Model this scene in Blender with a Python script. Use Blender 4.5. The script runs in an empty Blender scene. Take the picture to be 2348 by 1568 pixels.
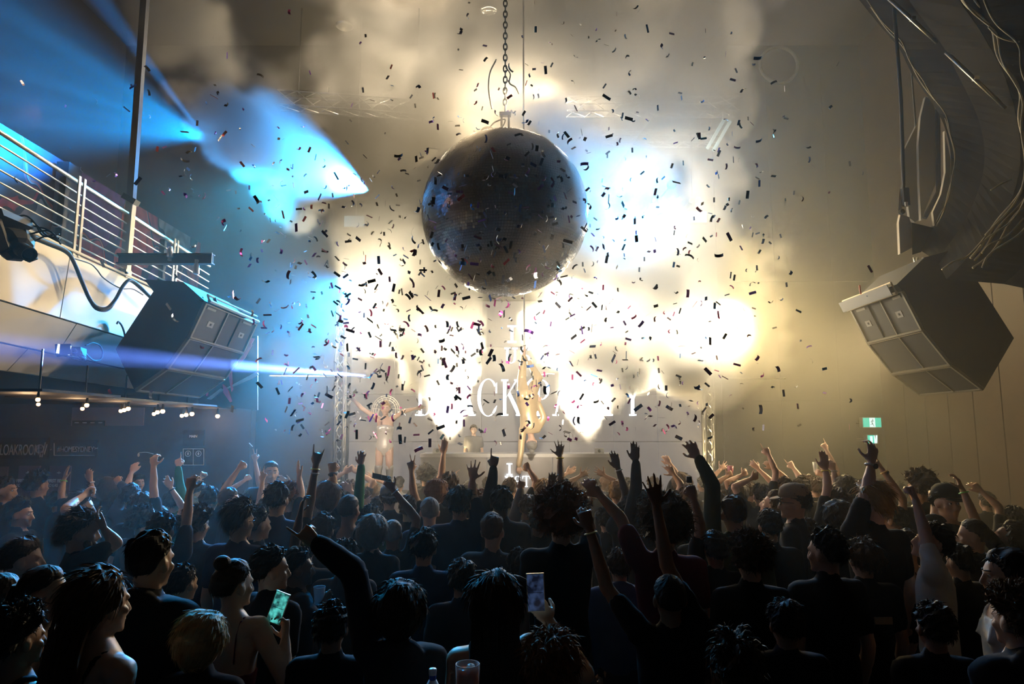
import bpy, math, random
import numpy as np
from mathutils import Vector, Matrix, Euler, noise as mnoise

S = bpy.context.scene
COL = S.collection
# ------------------------------------------------------------------ camera
F = 1565.0                    # focal length in pixels of the 2348 x 1568 frame
PITCH = math.radians(7.32)
CAM = np.array([0.0, 0.0, 2.3])
_c = bpy.data.cameras.new('camera'); _c.sensor_width = 36.0; _c.lens = F / 2348.0 * 36.0
_c.clip_start = 0.05; _c.clip_end = 200
_co = bpy.data.objects.new('camera', _c); COL.objects.link(_co)
_co.location = CAM; _co.rotation_euler = (math.pi / 2 + PITCH, 0, 0)
S.camera = _co
# ------------------------------------------------------------------ world, colour, exposure
W = bpy.data.worlds.new('dark_room_air'); S.world = W; W.use_nodes = True
W.node_tree.nodes['Background'].inputs[0].default_value = (0.02, 0.025, 0.03, 1)
W.node_tree.nodes['Background'].inputs[1].default_value = 0.05
S.view_settings.view_transform = 'Standard'; S.view_settings.look = 'None'
S.view_settings.exposure = 0.0; S.view_settings.gamma = 1.0
S.view_settings.use_curve_mapping = False
S.cycles.volume_bounces = 0
S.cycles.use_adaptive_sampling = True; S.cycles.adaptive_threshold = 0.15
S.cycles.volume_step_rate = 5.0
S.cycles.volume_max_steps = 256
S.cycles.max_bounces = 5; S.cycles.diffuse_bounces = 2; S.cycles.glossy_bounces = 2
S.cycles.transmission_bounces = 3; S.cycles.transparent_max_bounces = 8
S.cycles.sample_clamp_indirect = 4.0
S.cycles.sample_clamp_direct = 0.0


def ray(px, py):
    u = (px - 1174.0) / F; v = (784.0 - py) / F
    c, s = math.cos(PITCH), math.sin(PITCH)
    return np.array([u, c - v * s, s + v * c])


def P(px, py, d):
    """World point that stands d metres down the hall on the line of sight of one pixel of the photograph."""
    r = ray(px, py)
    return CAM + r * (d / r[1])


def proj(p):
    q = np.asarray(p, float) - CAM
    c, s = math.cos(PITCH), math.sin(PITCH)
    y = q[1] * c + q[2] * s; z = -q[1] * s + q[2] * c
    return 1174 + F * q[0] / y, 784 - F * z / y


def lamp(kind, name, loc, aim, col, energy, size=40, blend=0.3, radius=0.05, sx=1, sy=1, spread=180):
    l = bpy.data.lights.new(name, kind); l.energy = energy; l.color = col
    if kind == 'SPOT':
        l.spot_size = math.radians(size); l.spot_blend = blend; l.shadow_soft_size = radius
    elif kind == 'AREA':
        l.shape = 'RECTANGLE'; l.size = sx; l.size_y = sy; l.spread = math.radians(spread)
    else:
        l.shadow_soft_size = radius
    o = bpy.data.objects.new(name, l); COL.objects.link(o)
    o.location = Vector(loc)
    if aim is not None:
        o.rotation_euler = (Vector(aim) - Vector(loc)).to_track_quat('-Z', 'Y').to_euler()
    return o



# ------------------------------------------------------------------ stage lights (rig lamps and added unseen fills) and air
SMOKE_G = 0.08; HAZE_D = 0.008; STAGE_HAZE_D = 0.032; HAZE_G = 0.30
SOFT_D = 1.5; JET_D = 3.0
WHITE = (1.0, .84, .55); WARM = (1.0, .73, .34)
# warm white blinders upstage, facing the crowd
for px, py, d, e, tx in ((835, 770, 13.5, 1500, .2), (1010, 800, 13.5, 1100, .8), (1240, 790, 13.5, 1500, 1.6), (1400, 760, 13.5, 1300, 2.2), (1560, 800, 13.5, 2400, 3.4), (1480, 690, 13.5, 1200, 2.6), (870, 640, 13.5, 900, .2), (1500, 560, 13.5, 900, 2.4), (1450, 850, 13.5, 1000, 2.0)):
    lamp('SPOT', 'blinder', P(px, py, d), (tx, 3.5, 4.4), WHITE, e * 1.7, 104, .9, .14)
# wash battens along the high truss and floor lamps behind the jets, throwing into the smoke
for px, py, e, aim in ((900, 200, 300, (-1.0, 7, 8)), (1180, 200, 330, (.3, 7, 8)), (1450, 220, 330, (1.6, 7, 7.4)), (1570, 330, 80, (3.2, 8, 6.5))):
    lamp('AREA', 'truss_wash', P(px, py, 14.2), aim, (1.0, .80, .52), e, sx=1.8, sy=.5, spread=150)
for px, d, e in ((1035, 13.0, 450), (1345, 13.0, 450), (860, 13.3, 350), (1600, 13.3, 450)):
    p = P(px, 1000, d); lamp('SPOT', 'uplight', (p[0], d, 1.25), (p[0] * .9, d - 2.2, 11.0), WARM, e, 70, .6, .1)
lamp('AREA', 'side_wash', P(1700, 640, 14.3), P(2000, 760, 8.0), (1.0, .76, .36), 170, sx=.8, sy=1.6, spread=140)
BC_AIM = P(1190, 420, 9.0)
for px in (1036, 1345):
    p = P(px, 1000, 12.0); lamp('SPOT', 'jet_fill', (p[0], 11.5, 2.02), (p[0], 12.3, 3.0), (1.0, .84, .62), 1800, 64, .8, .06)  # added unseen lamps brightening the jets from the front
# blue moving heads and one added ray source
BL = P(842, 436, 12.6)
lamp('SPOT', 'blue_spot', BL, P(545, 318, 9.8), (.03, .38, 1.0), 85000, 44, .95, .06)
BB = P(470, 316, 9.0)                                        # added unseen source clear of the smoke, carrying the blue rays leftward
for x, y, e, w_ in ((250, 30, 700, 9), (120, 90, 1000, 8), (40, 160, 900, 7), (10, 225, 1100, 7), (20, 275, 900, 6), (200, 330, 500, 8), (300, 90, 700, 8), (230, 300, 500, 14)):
    lamp('SPOT', 'blue_beam', BB, P(x, y, 8.6), (.0, .28, 1.0), e * 70, w_, .95, .03)
lamp('SPOT', 'blue_spot', BB, P(60, 190, 8.6), (.0, .30, 1.0), 30000, 66, .9, .05)  # broad blue from the same added point
BL2 = P(806, 648, 12.6)
lamp('SPOT', 'blue_spot', BL2, P(470, 1000, 6.6), (.003, .36, 1.0), 24000, 38, .7, .06)
for x, y in ((420, 900), (480, 1010), (560, 1080), (660, 1130)):
    lamp('SPOT', 'blue_beam', BL2, P(x, y, 6.8), (.0, .36, 1.0), 26000, 5, .6, .05)
BL3 = P(1450, 478, 12.9)
lamp('SPOT', 'blue_spot', BL3, P(1255, 430, 6.0), (.03, .44, 1.0), 10000, 62, .9, .10)
# thin pale beams crossing to the balcony
LB = P(846, 862, 12.6)
for ty, e in ((800, 1100000), (818, 900000)):
    lamp('SPOT', 'thin_beam', LB, P(60, ty - 8, 4.9), (.10, .22, 1.0), e, 1.25, .4, .02)
# unseen warm spots on the balcony front, pods and performers, then added fills
lamp('SPOT', 'warm_spot', P(1290, 190, 9.5), (-4.2, 6.0, 3.4), (1.0, .74, .40), 2800, 30, .5, .08)
lamp('SPOT', 'warm_spot', P(900, 120, 9.5), P(2085, 480, 8.2), (1.0, .76, .42), 350, 8, .8, .08)
lamp('SPOT', 'warm_spot', (-2.4, 4.0, 5.0), P(884, 980, 11.6), (1.0, .78, .58), 2600, 10, .5, .08)
lamp('SPOT', 'warm_spot', (2.8, 2.0, 9.5), P(1212, 970, 11.2), (1.0, .80, .55), 2200, 9, .5, .08)
lamp('SPOT', 'warm_spot', (.2, 3.0, 3.4), P(1190, 935, 12.3), (1.0, .84, .62), 5000, 19, .9, .1)  # added mid-air front fill that brightens the smoke jets
lamp('SPOT', 'warm_spot', (6.4, 8.7, 9.6), P(1200, 400, 7.9), (1.0, .86, .80), 2400, 24, .9, .1)  # added side fill for the smoke veil before the mirror ball
lamp('SPOT', 'side_fill', (-4.0, 9.2, 3.6), (.5, 8.8, 1.7), (1.0, .72, .42), 900, 50, .9, .1)  # added unseen side fills, left and right, for the rows near the stage
lamp('SPOT', 'side_fill', (5.8, 9.4, 3.8), (.8, 8.4, 1.7), (1.0, .74, .40), 1300, 60, .9, .1)
# added unseen rim light on the crowd: cyan from the left, gold from the right
lamp('SPOT', 'crowd_rim', (-4.6, 12.6, 7.2), (-2.6, 4.4, 1.6), (.02, .50, 1.0), 9000, 34, .6, .06)
lamp('SPOT', 'crowd_rim', P(1625, 720, 13.7), (3.4, 4.4, 1.5), (1.0, .72, .30), 26000, 40, .7, .10)
lamp('SPOT', 'crowd_rim', P(1300, 660, 13.7), (.6, 4.2, 1.5), (1.0, .76, .42), 12000, 34, .7, .10)
lamp('POINT', 'mural_fill', (-5.5, 7.4, 5.9), None, (1.0, .50, .36), 22, radius=.1)  # added unseen lamp that brightens the mural
# ------------------------------------------------------------------ helpers
MATS = {}


def mat(name, col=None, rough=0.6, metal=0.0, spec=0.5, emit=None, estr=0.0, sss=0.0, var=0.0, scale=8.0, bump=0.0, alpha=1.0):
    """A procedural material; var mixes a noise into the colour, bump into the normal."""
    if name in MATS: return MATS[name]
    m = bpy.data.materials.new(name); m.use_nodes = True
    nt = m.node_tree; b = nt.nodes['Principled BSDF']
    col = col or (0.5, 0.5, 0.5); c4 = tuple(col) + (1,)
    b.inputs['Base Color'].default_value = c4
    b.inputs['Roughness'].default_value = rough; b.inputs['Metallic'].default_value = metal
    b.inputs['Specular IOR Level'].default_value = spec
    if emit is not None:
        b.inputs['Emission Color'].default_value = tuple(emit) + (1,); b.inputs['Emission Strength'].default_value = estr
    if alpha < 1: b.inputs['Alpha'].default_value = alpha
    if var > 0 or bump > 0:
        tc = nt.nodes.new('ShaderNodeTexCoord'); nz = nt.nodes.new('ShaderNodeTexNoise')
        nz.inputs['Scale'].default_value = scale; nz.inputs['Detail'].default_value = 3
        nt.links.new(tc.outputs['Object'], nz.inputs['Vector'])
        if var > 0:
            mx = nt.nodes.new('ShaderNodeMix'); mx.data_type = 'RGBA'
            mx.inputs['A'].default_value = tuple(max(0, x * (1 - var)) for x in col) + (1,)
            mx.inputs['B'].default_value = tuple(min(1, x * (1 + var)) for x in col) + (1,)
            nt.links.new(nz.outputs['Fac'], mx.inputs['Factor']); nt.links.new(mx.outputs['Result'], b.inputs['Base Color'])
        if bump > 0:
            bp = nt.nodes.new('ShaderNodeBump'); bp.inputs['Strength'].default_value = bump; bp.inputs['Distance'].default_value = 0.02
            nt.links.new(nz.outputs['Fac'], bp.inputs['Height']); nt.links.new(bp.outputs['Normal'], b.inputs['Normal'])
    MATS[name] = m
    return m


class MB:
    """Collects vertices and faces of one mesh."""
    def __init__(s): s.v = []; s.f = []; s.n = 0

    def add(s, v, f):
        v = np.asarray(v, float).reshape(-1, 3)
        s.v.append(v); n = s.n
        s.f.extend([tuple(i + n for i in q) for q in f]); s.n += len(v)
        return s

    def box(s, c, sz, rot=None):
        c = np.asarray(c, float); h = np.asarray(sz, float) / 2
        k = np.array([[x, y, z] for z in (-1, 1) for y in (-1, 1) for x in (-1, 1)]) * h
        if rot is not None: k = k @ np.array(Euler(rot).to_matrix()).T
        return s.add(k + c, [(0, 2, 3, 1), (4, 5, 7, 6), (0, 1, 5, 4), (2, 6, 7, 3), (0, 4, 6, 2), (1, 3, 7, 5)])

    def hexa(s, a, b):
        """Solid between two polygons with the same number of corners."""
        n = len(a)
        f = [tuple(range(n))[::-1], tuple(range(n, 2 * n))]
        f += [(i, (i + 1) % n, n + (i + 1) % n, n + i) for i in range(n)]
        return s.add(list(a) + list(b), f)

    def tube(s, pts, r, seg=8, closed=False):
        pts = np.asarray(pts, float); n = len(pts)
        r = np.broadcast_to(np.asarray(r, float), (n,))
        if closed: t = np.roll(pts, -1, 0) - np.roll(pts, 1, 0)
        else: t = np.gradient(pts, axis=0)
        t /= np.linalg.norm(t, axis=1)[:, None] + 1e-12
        up = np.array([0, 0, 1.0]) if abs(t[0][2]) < 0.9 else np.array([1.0, 0, 0])
        V = []; a = np.cross(t[0], up); a /= np.linalg.norm(a)
        ang = np.linspace(0, 2 * np.pi, seg, endpoint=False)
        for i in range(n):
            a = a - t[i] * (a @ t[i]); a /= np.linalg.norm(a) + 1e-12
            b = np.cross(t[i], a)
            V.append(pts[i] + r[i] * (np.cos(ang)[:, None] * a + np.sin(ang)[:, None] * b))
        V = np.concatenate(V)
        f = []
        m = n if closed else n - 1
        for i in range(m):
            j = (i + 1) % n
            f += [(i * seg + k, i * seg + (k + 1) % seg, j * seg + (k + 1) % seg, j * seg + k) for k in range(seg)]
        if not closed: f += [tuple(range(seg))[::-1], tuple((n - 1) * seg + k for k in range(seg))]
        return s.add(V, f)

    def bar(s, a, b, r, seg=8): return s.tube([a, b], r, seg)

    def ell(s, c, r, seg=12, rings=8, rot=None):
        th = np.linspace(0, np.pi, rings + 1)[1:-1]; ph = np.linspace(0, 2 * np.pi, seg, endpoint=False)
        V = [[0, 0, 1]] + [[math.sin(t) * math.cos(p), math.sin(t) * math.sin(p), math.cos(t)] for t in th for p in ph] + [[0, 0, -1]]
        V = np.array(V) * np.asarray(r, float)
        if rot is not None: V = V @ np.asarray(rot, float).T
        f = [(0, 1 + k, 1 + (k + 1) % seg) for k in range(seg)]
        for i in range(rings - 2):
            o = 1 + i * seg; q = o + seg
            f += [(o + k, q + k, q + (k + 1) % seg, o + (k + 1) % seg) for k in range(seg)]
        e = len(V) - 1; o = 1 + (rings - 2) * seg
        f += [(o + k, e, o + (k + 1) % seg) for k in range(seg)]
        return s.add(V + np.asarray(c, float), f)

    def caps(s, a, b, ra, rb, seg=10):
        """Tapered limb segment with round ends."""
        a = np.asarray(a, float); b = np.asarray(b, float)
        d = b - a; L = np.linalg.norm(d)
        if L < 1e-6: return s.ell(a, (ra,) * 3)
        d /= L
        th = np.array([0.35, 0.75, 1.15, 1.5708])
        ts = [-math.cos(x) * ra for x in th] + [L * 0.5] + [L + math.cos(x) * rb for x in th[::-1]]
        rs = [math.sin(x) * ra for x in th] + [(ra + rb) / 2] + [math.sin(x) * rb for x in th[::-1]]
        up = np.array([0, 0, 1.0]) if abs(d[2]) < 0.9 else np.array([1.0, 0, 0])
        x = np.cross(d, up); x /= np.linalg.norm(x); y = np.cross(d, x)
        ang = np.linspace(0, 2 * np.pi, seg, endpoint=False)
        ring = np.cos(ang)[:, None] * x + np.sin(ang)[:, None] * y
        V = np.concatenate([a + d * t + ring * r for t, r in zip(ts, rs)])
        f = []
        for i in range(len(ts) - 1):
            f += [(i * seg + k, i * seg + (k + 1) % seg, (i + 1) * seg + (k + 1) % seg, (i + 1) * seg + k) for k in range(seg)]
        n = (len(ts) - 1) * seg
        f += [tuple(range(seg))[::-1], tuple(n + k for k in range(seg))]
        return s.add(V, f)

    def loft(s, rings, seg=16):
        """rings: (centre, axis-x vector, axis-y vector); closed superelliptic sections."""
        ang = np.linspace(0, 2 * np.pi, seg, endpoint=False)
        V = np.concatenate([np.asarray(c, float) + np.cos(ang)[:, None] * np.asarray(x, float) + np.sin(ang)[:, None] * np.asarray(y, float) for c, x, y in rings])
        f = []
        for i in range(len(rings) - 1):
            f += [(i * seg + k, i * seg + (k + 1) % seg, (i + 1) * seg + (k + 1) % seg, (i + 1) * seg + k) for k in range(seg)]
        n = (len(rings) - 1) * seg
        f += [tuple(range(seg))[::-1], tuple(n + k for k in range(seg))]
        return s.add(V, f)

    def lathe(s, prof, c=(0, 0, 0), seg=20, axis=None):
        """prof: (radius, height) pairs turned about a vertical (or given) axis."""
        ang = np.linspace(0, 2 * np.pi, seg, endpoint=False)
        V = np.concatenate([np.stack([np.cos(ang) * r, np.sin(ang) * r, np.full(seg, h)], 1) for r, h in prof])
        if axis is not None:
            V = V @ np.array(Vector((0, 0, 1)).rotation_difference(Vector(axis)).to_matrix()).T
        f = []
        for i in range(len(prof) - 1):
            f += [(i * seg + k, i * seg + (k + 1) % seg, (i + 1) * seg + (k + 1) % seg, (i + 1) * seg + k) for k in range(seg)]
        n = (len(prof) - 1) * seg
        f += [tuple(range(seg))[::-1], tuple(n + k for k in range(seg))]
        return s.add(V + np.asarray(c, float), f)

    def mesh(s, name, m=None, smooth=False):
        me = bpy.data.meshes.new(name)
        v = np.concatenate(s.v) if s.v else np.zeros((0, 3))
        me.from_pydata(v.tolist(), [], s.f); me.update()
        if m is not None: me.materials.append(m)
        if smooth: me.polygons.foreach_set('use_smooth', np.ones(len(me.polygons), bool))
        return me

    def obj(s, name, m=None, parent=None, smooth=False, origin=None):
        """Links the mesh as one object; origin moves the object's own origin to that point."""
        if origin is not None:
            o3 = np.asarray(origin, float); s.v = [x - o3 for x in s.v]
        o = bpy.data.objects.new(name, s.mesh(name, m, smooth)); COL.objects.link(o)
        if origin is not None: o.location = origin
        if parent is not None: o.parent = parent
        return o


def tag(o, label=None, cat=None, group=None, kind=None):
    if label: o['label'] = label
    if cat: o['category'] = cat
    if group: o['group'] = group
    if kind: o['kind'] = kind
    return o


def thing(name, label, cat, loc=(0, 0, 0), group=None):
    o = bpy.data.objects.new(name, None); COL.objects.link(o); o.location = loc; o.empty_display_size = 0.1
    return tag(o, label, cat, group)


def part(mb, name, m, parent, smooth=False, label=None):
    """A child mesh whose vertices are given in world space; parents here are never rotated."""
    off = np.zeros(3); p = parent
    while p is not None: off = off + np.array(p.location); p = p.parent
    o = mb.obj(name, m, None, smooth, origin=tuple(off))
    o.location = (0, 0, 0); o.parent = parent
    if label: o['label'] = label
    return o


def struct(mb, name, m, parent=None, smooth=False):
    o = mb.obj(name, m, parent, smooth)
    if parent is None: o['kind'] = 'structure'
    return o


def smoothstep(a, b, x):
    t = np.clip((x - a) / (b - a), 0, 1); return t * t * (3 - 2 * t)


def curve_pts(pts, n=40):
    """Catmull-Rom through the given points."""
    p = np.asarray(pts, float); p = np.concatenate([[2 * p[0] - p[1]], p, [2 * p[-1] - p[-2]]])
    out = []; m = len(p) - 3
    for i in range(n):
        t = i / (n - 1) * m; k = min(int(t), m - 1); t -= k
        a, b, c, d = p[k:k + 4]
        out.append(0.5 * (2 * b + (c - a) * t + (2 * a - 5 * b + 4 * c - d) * t * t + (3 * b - a - 3 * c + d) * t ** 3))
    return np.array(out)
# ------------------------------------------------------------------ the hall itself
M_BLACK = mat('black_paint', (0.012, 0.012, 0.013), .7, var=.3, scale=3)
M_DARKWALL = mat('dark_wall_paint', (0.045, 0.042, 0.036), .8, var=.25, scale=1.5, bump=.15)
M_BROWN = mat('brown_timber_wall', (0.085, 0.045, 0.022), .6, var=.35, scale=2.0)
M_STEEL = mat('bare_steel', (.62, .58, .50), .32, .9)
M_CREAM = mat('cream_fascia', (.62, .57, .47), .55, var=.08, scale=3, bump=.06)
M_DGREY = mat('dark_grey_metal', (.05, .052, .056), .45, .5)
M_PODB = mat('pod_black', (.012, .012, .013), .65, var=.15, scale=2)
M_ALU = mat('truss_aluminium', (.75, .74, .72), .3, .8)
BACK = 14.6; CEIL = 11.0
ZT = 1.1
b = MB().box((1, 4.8, -.1), (20, 20.4, .2)); floor = struct(b, 'floor', mat('black_floor', (.02, .02, .022), .35, var=.3))
b = MB().box((1, 4.8, CEIL + .1), (20, 20.4, .2)); ceiling = struct(b, 'ceiling', mat('ceiling_paint', (.10, .09, .075), .85, var=.2, scale=1))
b = MB().box((1, BACK + .1, CEIL / 2), (20, .2, CEIL)); struct(b, 'wall_back', M_DARKWALL)
b = MB().box((-8.9, 4.8, CEIL / 2), (.2, 20.4, CEIL)); struct(b, 'wall_left', M_DARKWALL)
b = MB().box((1, -5.3, CEIL / 2), (20, .2, CEIL)); struct(b, 'wall_rear', M_BLACK)
# right wall, timber clad: boards proud of the wall
b = MB().box((8.0, 4.8, CEIL / 2), (.2, 20.4, CEIL)); wr = struct(b, 'wall_right', M_BROWN)
for i in range(14):
    y = 5.2 + i * .68
    bb = MB().box((7.88, y, 2.6), (.05, .655, 5.0)); o = bb.obj('board', M_BROWN, wr)
# seams on the back wall: panels right of the stage
wb = bpy.data.objects['wall_back']
for i, x in enumerate((5.1, 6.35, 7.35)):
    for j, z in enumerate((1.6, 4.2, 6.8, 9.3)):
        p_ = MB().box((x, BACK - .02, z), ((1.248, 1.248, .748)[i], .04, 2.597)); p_.obj('panel', M_DARKWALL, wb)
# round vent on the back wall and a flush downlight grid on the ceiling
v = thing('round_vent', 'large faint round vent high on the back wall at right', 'vent')
c = P(1785, 150, BACK - .05)
part(MB().lathe([(.46, 0), (.46, .05), (.40, .05), (.40, .02)], c, 32, axis=(0, -1, 0)), 'rim', mat('vent_grey', (.16, .15, .13), .6), v, True)
part(MB().lathe([(.40, 0), (.38, .03), (.2, .045), (.02, .05)], c, 32, axis=(0, -1, 0)), 'grille', mat('vent_dark', (.06, .055, .05), .7), v, True)

M_LAMPON = mat('lamp_lit', (1, .9, .7), .4, emit=(1, .82, .55), estr=14)
for px, py, r, lit, lab in ((790, 57, .17, .4, 'round ceiling downlight at the left in the smoke'), (1121, 20, .16, .9, 'pale round ceiling downlight straight above the mirror ball'),
                            (1574, 33, .18, 3., 'bright-edged round ceiling downlight at the right')):
    rr = ray(px, py); t = (CEIL - .02 - CAM[2]) / rr[2]; c = CAM + rr * t
    o = thing('ceiling_downlight', lab, 'light', tuple(c), 'round downlights in the ceiling')
    part(MB().lathe([(r, 0), (r + .02, -.03), (r - .015, -.06), (r - .03, -.02)], c, 28), 'trim_ring', M_ALU, o, True)
    part(MB().lathe([(r - .03, .01), (r - .05, -.015), (.01, -.02)], c, 28), 'lens', mat('downlight_lens_%d' % int(lit * 10), (.9, .85, .7), .3, emit=(1, .86, .6), estr=lit), o, True)
# ------------------------------------------------------------------ stage, screen, booth
b = MB().box((.3, 12.8, ZT / 2), (8.4, 3.5, ZT)); st = struct(b, 'floor_stage', mat('stage_black', (.03, .03, .03), .6, var=.3)); st.name = 'trim_1'
b = MB().box((.3, 11.03, ZT - .04), (8.4, .05, .08)); struct(b, 'trim_2', M_ALU)

scr = thing('led_screen', 'wide grey video wall behind the stage showing white lettering', 'screen', (0.25, 13.9, ZT))
SCR = [P(800, 1010, 13.9), P(1610, 1010, 13.9), P(1610, 690, 13.9), P(800, 690, 13.9)]
x0, x1, z0_, z1_ = SCR[0][0], SCR[1][0], ZT, SCR[2][2]
nx, nz = 8, 4
M_SCR = mat('screen_grey_lit', (.02, .02, .02), .5, emit=(.46, .43, .44), estr=.30)
for i in range(nx):
    for j in range(nz):
        w_, h_ = (x1 - x0) / nx, (z1_ - z0_) / nz
        part(MB().box((x0 + (i + .5) * w_, 13.95, z0_ + (j + .5) * h_), (w_ - .012, .1, h_ - .012)), 'panel', M_SCR, scr)
part(MB().box(((x0 + x1) / 2, 14.08, (z0_ + z1_) / 2), (x1 - x0 + .1, .12, z1_ - z0_ + .1)), 'frame', M_BLACK, scr)

# serif capitals as polygons on a unit square: bars, arcs
def arc(cx, cy, rx, ry, a0, a1, w0, w1, n=14):
    o, i = [], []
    for k in range(n + 1):
        t = math.radians(a0 + (a1 - a0) * k / n); w = w0 + (w1 - w0) * abs(math.sin((a0 + (a1 - a0) * k / n) * math.pi / 180)) * 0 + (w1 - w0) * abs(math.cos(t))
        o.append((cx + rx * math.cos(t), cy + ry * math.sin(t))); i.append((cx + (rx - w) * math.cos(t), cy + (ry - w * .35) * math.sin(t)))
    return [[o[k], o[k + 1], i[k + 1], i[k]] for k in range(n)]
def rect(x0, y0, x1, y1): return [(x0, y0), (x1, y0), (x1, y1), (x0, y1)]
def serif(x, y, w=.30, h=.045): return rect(x - w / 2, y, x + w / 2, y + h)
GL = {
    'I': [rect(.19, .06, .35, .94), serif(.27, 0, .5, .1), serif(.27, .9, .5, .1)],
    'L': [rect(.14, 0, .28, 1), serif(.21, .955), rect(.14, 0, .72, .06), [(.66, 0), (.74, 0), (.74, .28), (.70, .28)], serif(.1, 0, .2)],
    'B': [rect(.14, 0, .28, 1), serif(.14, 0, .28), serif(.14, .955, .28)] + arc(.34, .755, .30, .245, -90, 90, .03, .13) + arc(.34, .265, .37, .265, -90, 90, .03, .14) + [rect(.2, .955, .36, 1), rect(.2, 0, .36, .04), rect(.2, .49, .36, .53)],
    'A': [[(.40, 1), (.50, 1), (.20, 0), (.12, 0)], [(.40, 1), (.54, 1), (.90, 0), (.74, 0)], rect(.24, .30, .70, .35), serif(.15, 0, .26, .04), serif(.82, 0, .30, .04)],
    'C': arc(.52, .5, .46, .52, 40, 320, .04, .15, 24) + [[(.84, .62), (.90, .62), (.90, .92), (.84, .84)], [(.80, .20), (.90, .28), (.86, .18)]],
    'K': [rect(.14, 0, .28, 1), serif(.21, 0), serif(.21, .955), [(.28, .50), (.34, .56), (.78, 1), (.70, 1)], [(.34, .58), (.44, .66), (.94, 0), (.76, 0)], serif(.84, 0, .30, .04), serif(.76, .96, .28, .04)],
    'P': [rect(.14, 0, .28, 1), serif(.21, 0), serif(.14, .955, .24)] + arc(.34, .72, .36, .28, -90, 90, .03, .14) + [rect(.2, .955, .36, 1), rect(.2, .44, .36, .48)],
    'R': [rect(.14, 0, .28, 1), serif(.21, 0), serif(.14, .955, .24)] + arc(.34, .74, .32, .26, -90, 90, .03, .14) + [rect(.2, .955, .36, 1), rect(.2, .48, .36, .52), [(.36, .50), (.50, .50), (.92, 0), (.76, 0)], serif(.86, 0, .24, .04)],
    'T': [rect(.40, 0, .54, 1), rect(.06, .94, .88, 1), [(.06, .94), (.06, .72), (.10, .72), (.16, .94)], [(.78, .94), (.84, .72), (.88, .72), (.88, .94)], serif(.47, 0)],
    'Y': [rect(.42, 0, .56, .5), [(.06, 1), (.22, 1), (.56, .45), (.42, .45)], [(.80, 1), (.88, 1), (.56, .45), (.50, .5)], serif(.49, 0), serif(.12, .96, .28, .04), serif(.84, .96, .26, .04)],
    'U': [rect(.12, .3, .28, 1), rect(.62, .3, .76, 1), serif(.20, .90, .36, .1), serif(.69, .90, .34, .1)] + arc(.44, .34, .32, .34, 180, 360, .10, .16),
    'S': arc(.42, .73, .30, .27, 20, 270, .09, .13) + arc(.42, .27, .32, .27, -160, 90, .09, .13),
}
def word(txt, org, h, ux, uz, parent, m, gap=.04, squeeze=1.0, th=.03, name='letter'):
    """Letters one by one, standing out of the plane spanned by ux and uz."""
    ux, uz = unit_(ux), unit_(uz); nrm = np.cross(ux, uz); x = 0.0
    for ch in txt:
        if ch == ' ': x += .42 * h * squeeze; continue
        w_ = {'I': .54, 'L': .76, 'B': .78, 'A': .94, 'C': .98, 'K': .98, 'P': .76, 'R': .96, 'T': .94, 'Y': .96, 'U': .86, 'S': .80}[ch]
        mb = MB()
        for q in GL[ch]:
            a = [np.asarray(org) + ux * (x + u * h * squeeze) + uz * (v_ * h) for u, v_ in q]
            mb.hexa(a, [p + nrm * th for p in a])
        part(mb, name, m, parent)
        x += (w_ + gap) * h * squeeze
    return x
def unit_(v): v = np.asarray(v, float); return v / np.linalg.norm(v)
M_LET = mat('lit_white_letter', (.9, .95, 1), .4, emit=(.86, .95, 1.0), estr=2.6)
p0 = P(952, 953, 13.83); p1 = P(1478, 953, 13.83); hh = P(952, 870, 13.83)[2] - p0[2]
sq = 1.0
tot = sum({'I': .54, 'L': .76, 'B': .78, 'A': .94, 'C': .98, 'K': .98, 'P': .76, 'R': .96, 'T': .94, 'Y': .96}[c] + .04 for c in 'BLACKPARTY') + .42
word('BLACK PARTY', p0, hh, (1, 0, 0), (0, 0, 1), scr, M_LET, squeeze=(p1[0] - p0[0]) / (tot * hh))
mb = MB()                                                     # the long swash over the P
for q in arc(P(1262, 870, 13.83)[0], P(1262, 888, 13.83)[2], .5, .28, 80, 180, .03, .05, 12):
    a = [np.array([u, 13.83, w_]) for u, w_ in q]; mb.hexa(a, [p + np.array([0, -.03, 0]) for p in a])
part(mb, 'swash', M_LET, scr)
q0 = P(1163, 786, 13.83); word('I', q0, P(0, 746, 13.83)[2] - P(0, 786, 13.83)[2], (1, 0, 0), (0, 0, 1), scr, M_LET)
q0 = P(1156, 833, 13.83); word('UST', q0, P(0, 797, 13.83)[2] - P(0, 833, 13.83)[2], (1, 0, 0), (0, 0, 1), scr, M_LET)

bt = thing('dj_booth', 'long grey booth across the stage with white letters on its front', 'booth', (P(1192, 1040, 12.0)[0], 12.0, ZT))
L0, L1 = P(968, 1040, 12.0), P(1416, 1040, 12.0); zt = L0[2]
M_BOOTH = mat('booth_grey', (.30, .28, .27), .55, var=.1, scale=2)
for i in range(3):
    w_ = (L1[0] - L0[0]) / 3
    part(MB().box((L0[0] + w_ * (i + .5), 12.0, (zt - .06 + ZT) / 2), (w_ - .015, .06, zt - .06 - ZT)), 'front_panel', M_BOOTH, bt)
part(MB().box(((L0[0] + L1[0]) / 2, 12.35, zt - .03), (L1[0] - L0[0] + .06, .8, .06)), 'table_top', mat('booth_top', (.5, .48, .45), .4), bt)
for x in (L0[0], L1[0]): part(MB().box((x, 12.35, (zt + ZT) / 2 - .03), (.05, .7, zt - ZT - .06)), 'side_panel', M_BOOTH, bt)
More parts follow.
